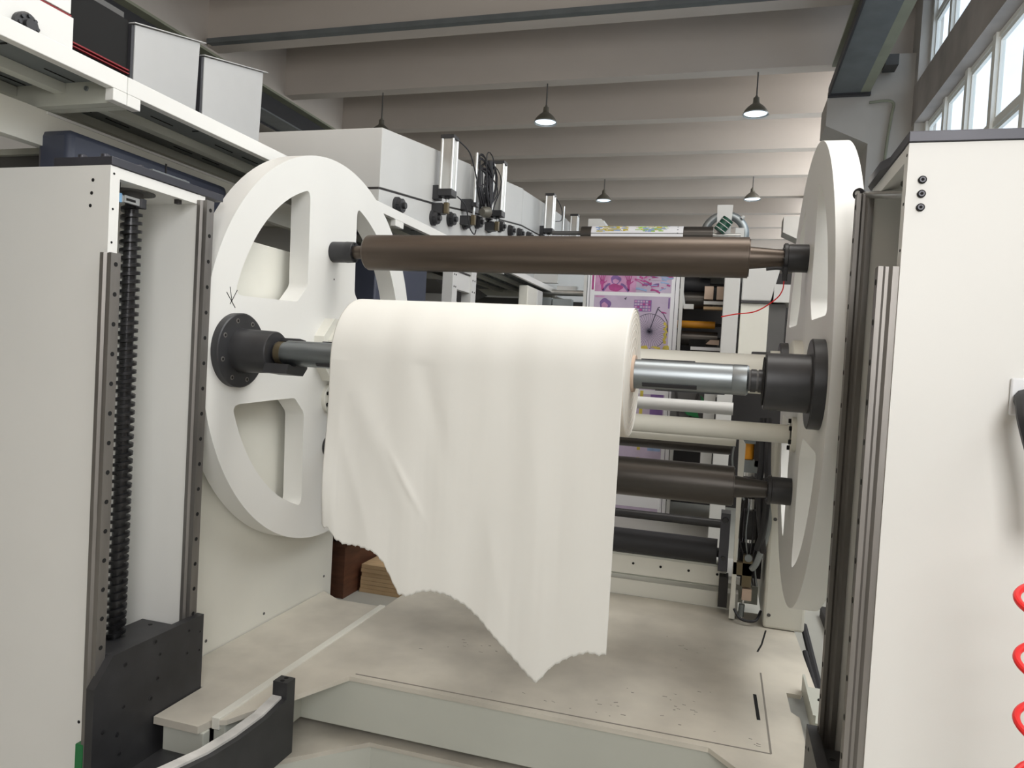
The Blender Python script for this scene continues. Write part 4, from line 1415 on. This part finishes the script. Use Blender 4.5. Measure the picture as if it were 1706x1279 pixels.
warc(xb - .05, 0.0, .006, 'p_slate', 1.7, .0002)
for i in range(130):
    left = rn.random() < .5
    cx = (-1.14 if left else -.76) + rn.uniform(-.14, .14)
    a = rn.uniform(0.15, 1.1)
    warc(cx, a, rn.uniform(.006, .034), rn.choice(['p_yellow', 'p_yellow', 'p_yellow', 'p_blue'] if left else ['p_green', 'p_green', 'p_blue', 'p_yellow']), rn.uniform(.04, .25), .0003 + i * 1e-5)
pt.build('roller_print', web, smooth=0)
tr = MB()
tr.cyl((-1.45, YW + .075, 2.69), (-.20, YW + .075, 2.69), .0755, 'darkroll', 32)
tr.cyl((-.20, YW + .075, 2.69), (.05, YW + .075, 2.69), .014, 'alu', 14)
tr.cyl((-1.75, YW + .075, 2.70), (-1.45, YW + .075, 2.70), .020, 'darkgrey', 14)
tag(tr.build('guide_roller'), 'dark guide roller carrying the printed web behind the long brown roller', 'roller')
# web side post strips
tag(MB().box(-1.385, -1.355, YW, YW + .04, 0, 2.45, 'panel').build('web_guide_post', smooth=0), 'narrow grey-white post at the left edge of the printed web', 'post')
tag(MB().box(-.462, -.43, YW - .01, YW + .03, 0, 2.60, 'panel').build('web_guide_post', smooth=0), 'narrow white post at the right edge of the printed web', 'post')
# duct arch, bracket, green spring hose
ad = MB()
cc = (-.10, YW + .35, 2.74)
ad.tube([(cc[0] + .19 * math.cos(a), cc[1], cc[2] + .19 * math.sin(a)) for a in [PI * 1.15 - PI * 1.3 * q / 24 for q in range(25)]], .04, 'galv', 14)
ad.lathe((cc[0] + .15, cc[1] - .05, 2.89), (1, 0, 1), [(0, .018), (.03, .018)], 'panel', 10)
tag(ad.build('duct_bend'), 'grey metal duct bend arching above the far guide roller', 'duct')
m = MB()
m.prism([(-.177, 2.98), (-.035, 2.98), (-.05, 2.62), (-.165, 2.62)], 'y', YW + .12, YW + .17, 'panel')
m.box(.0, .08, YW + .2, YW + .25, 2.66, 2.78, 'panel')
tag(m.build('mounting_plate', smooth=0), 'white plate standing in front of the metal duct bend', 'plate')
cs = MB()
cs.cyl((-.15, YW + .05, 2.72), (-.07, YW + .05, 2.83), .055, 'darkgreen', 20)
for i in range(3):
    tcn = Vector((-.15 + .027 * (i + .5), YW + .05, 2.72 + .036 * (i + .5)))
    dd_ = Vector((.08, 0, .11)).normalized()
    uu = dd_.cross(Vector((0, 1, 0))).normalized()
    vv = Vector((0, 1, 0))
    cs.tube([tcn + (uu * math.cos(a) + vv * math.sin(a)) * .057 + dd_ * .006 * math.sin(a) for a in [2 * PI * q / 20 for q in range(20)]], .004, 'panel', 6, closed=True)
tag(cs.build('green_coil'), 'dark green wrapped coil at the right end of the far guide roller', 'coil')
m = MB()
m.prism([(YW + .2, 2.55), (YW + .2, 2.85), (YW + .5, 2.85), (YW + 1.6, 2.55)], 'x', -1.38, -1.26, 'panel')
m.prism([(-1.41, 2.86), (-1.28, 2.86), (-1.12, 2.62), (-1.41, 2.62)], 'y', YW + .16, YW + .2, 'panel')
tag(m.build('hopper', smooth=0), 'white sloped hopper above the left end of the far guide roller', 'hopper')

# print unit to the right of the web: frame post, cabinets, rollers
un = thing('print_unit', 'white printing unit frame right of the printed web', 'printing unit', (.1, 6.3, 0))
m = MB()
m.box(-.058, .062, 6.0, 7.5, 0, 2.30, 'panel')
m.build('frame_post', un, smooth=0, bevel=.006)
MB().box(-.30, .12, 7.0, 7.6, 2.301, 2.60, 'panel').build('top_beam', un, smooth=0)
m = MB()
m.box(.078, .292, 6.05, 6.7, 1.3, 1.965, 'cream')
m.build('control_cabinet', un, smooth=0, bevel=.006)
m = MB()
m.box(.296, .42, 6.1, 6.7, 1.3, 1.97, 'darkgrey')
m.build('dark_side_bay', un, smooth=0)
m = MB()
m.prism([(.078, 1.985), (.30, 1.985), (.36, 2.25), (.078, 2.25)], 'y', 6.05, 6.6, 'panel')
m.build('upper_hopper', un, smooth=0, bevel=.01)
MB().box(.078, .30, 6.03, 6.05, 1.966, 1.984, 'black').build('shelf_edge', un, smooth=0)
m = MB()
m.box(.32, .46, 6.05, 6.5, 1.98, 2.12, 'panel')
m.build('side_box', un, smooth=0)
for (z, r, x0, x1, k, lab) in ((2.235, .075, -.9, -.20, 'rubber', 'black roller, upper of the two right of the web'), (2.09, .085, -.9, -.16, 'darkroll', 'dark roller, lower of the two right of the web'),
                              (1.855, .036, -.9, -.13, 'orange', 'bright orange roller right of the printed web'), (1.72, .07, -.9, -.1, 'darkroll', 'dark brown roller below the orange one')):
    tag(MB().cyl((x0, 7.25, z), (x1, 7.25, z), r, k, 28).cyl((x1, 7.25, z), (-.058, 7.25, z), .016, 'dark', 12).build('press_roller'), lab, 'roller')
m = MB()
m.box(-1.1, .9, 7.9, 8.0, 0, 2.45, 'dark')
tag(m.build('backdrop_panel', smooth=0), 'dark machine side behind the orange roller', 'panel')
m = MB()
m.box(-.24, -.16, 7.0, 7.1, 2.08, 2.2, 'core')
m.box(-.13, -.07, 7.0, 7.1, 2.08, 2.2, 'core')
m.box(-.24, -.058, 6.98, 7.1, 2.03, 2.06, 'panel')
m.box(-.24, -.07, 6.98, 7.1, 1.985, 2.01, 'ply')
tag(m.build('parts_shelf', smooth=0), 'small shelf with brown boxes right of the black rollers', 'shelf')
m = MB()
m.prism([(-.47, 2.17), (-.44, 2.2), (-.405, 1.99), (-.47, 1.99)], 'y', 7.02, 7.06, 'panel')
m.box(-.42, -.33, 7.0, 7.05, 1.985, 2.03, 'panel')
tag(m.build('web_guide', smooth=0), 'small white guide wedge against the right edge of the web', 'guide')
m = MB()
m.box(-.33, -.058, 6.9, 6.95, 1.60, 1.63, 'switch')
m.box(-.35, -.2, 6.96, 7.0, 1.63, 1.70, 'hole')
m.prism([(-.2, 1.66), (-.16, 1.70), (-.08, 1.70), (-.08, 1.655)], 'y', 6.95, 6.97, 'core')
tag(m.build('ink_tray', smooth=0), 'ink tray with a bright white front lip below the orange roller', 'tray')
# lower machine boxes seen between turret tubes
m = MB()
for (x0, x1, z0, z1) in ((-.16, -.07, .62, 1.35), (-.07, -.02, 1.2, 1.4)):
    m.box(x0, x1, 6.2, 6.5, z0, z1, 'panel')
tag(m.build('white_housing', smooth=0), 'white housing seen between the turret tubes at the right', 'machine housing')
m = MB()
m.box(-.45, -.17, 6.5, 6.55, .9, 1.3, 'darkgrey')
m.strip([(-.42, 1.3), (-.36, .9)], .02, 'y', 6.48, 6.5, 'dark')
m.strip([(-.2, 1.3), (-.3, .9)], .02, 'y', 6.48, 6.5, 'dark')
m.prism([(-.38, 1.15), (-.22, 1.06), (-.2, 1.0), (-.3, 1.02), (-.38, 1.1)], 'y', 6.47, 6.48, 'green')
m.prism([(-.2, 1.2), (-.1, 1.1), (-.1, 1.0), (-.16, 1.04)], 'y', 6.47, 6.48, 'green')
tag(m.build('guard_window', smooth=0), 'dark guard with green stripes below the paper shaft', 'guard')
for (z, y, r, x1, k, lab) in ((1.205, 4.2, .035, .05, 'panel', 'pale tube behind the turret tie tube'), (1.02, 4.0, .05, .05, 'darkroll', 'dark reddish roller behind the pale tubes'),
                             (1.11, 3.3, .026, .06, 'cream', 'cream tube above the lower black idler roller')):
    zz = z
    tag(MB().cyl((-1.3, y, zz), (x1, y, zz), r, k, 24).build('machine_tube'), lab, 'tube')
m = MB()
m.box(-1.3, -.30, 3.95, 4.0, .65, .72, 'p_white')
tag(m.build('white_sheet_tray', smooth=0), 'pale tray in front of the printed web below the black roller', 'tray')
# machine body left of the web
m = MB()
m.box(-2.05, -1.40, 7.41, 7.49, .3, 2.05, 'darkgrey')
m.box(-1.95, -1.70, 7.2, 7.28, 2.22, 2.32, 'panel')
m.box(-1.70, -1.50, 7.2, 7.28, 2.15, 2.19, 'panel')
m.cyl((-1.9, 7.2, 2.12), (-1.4, 7.2, 2.12), .03, 'alu', 14)
m.box(-1.95, -1.70, 7.0, 7.1, 1.7, 2.05, 'galv')
m.box(-1.69, -1.50, 7.0, 7.1, 1.7, 2.04, 'galv')
tag(m.build('print_station', smooth=0), 'grey print station with white brackets left of the printed web', 'printing unit')
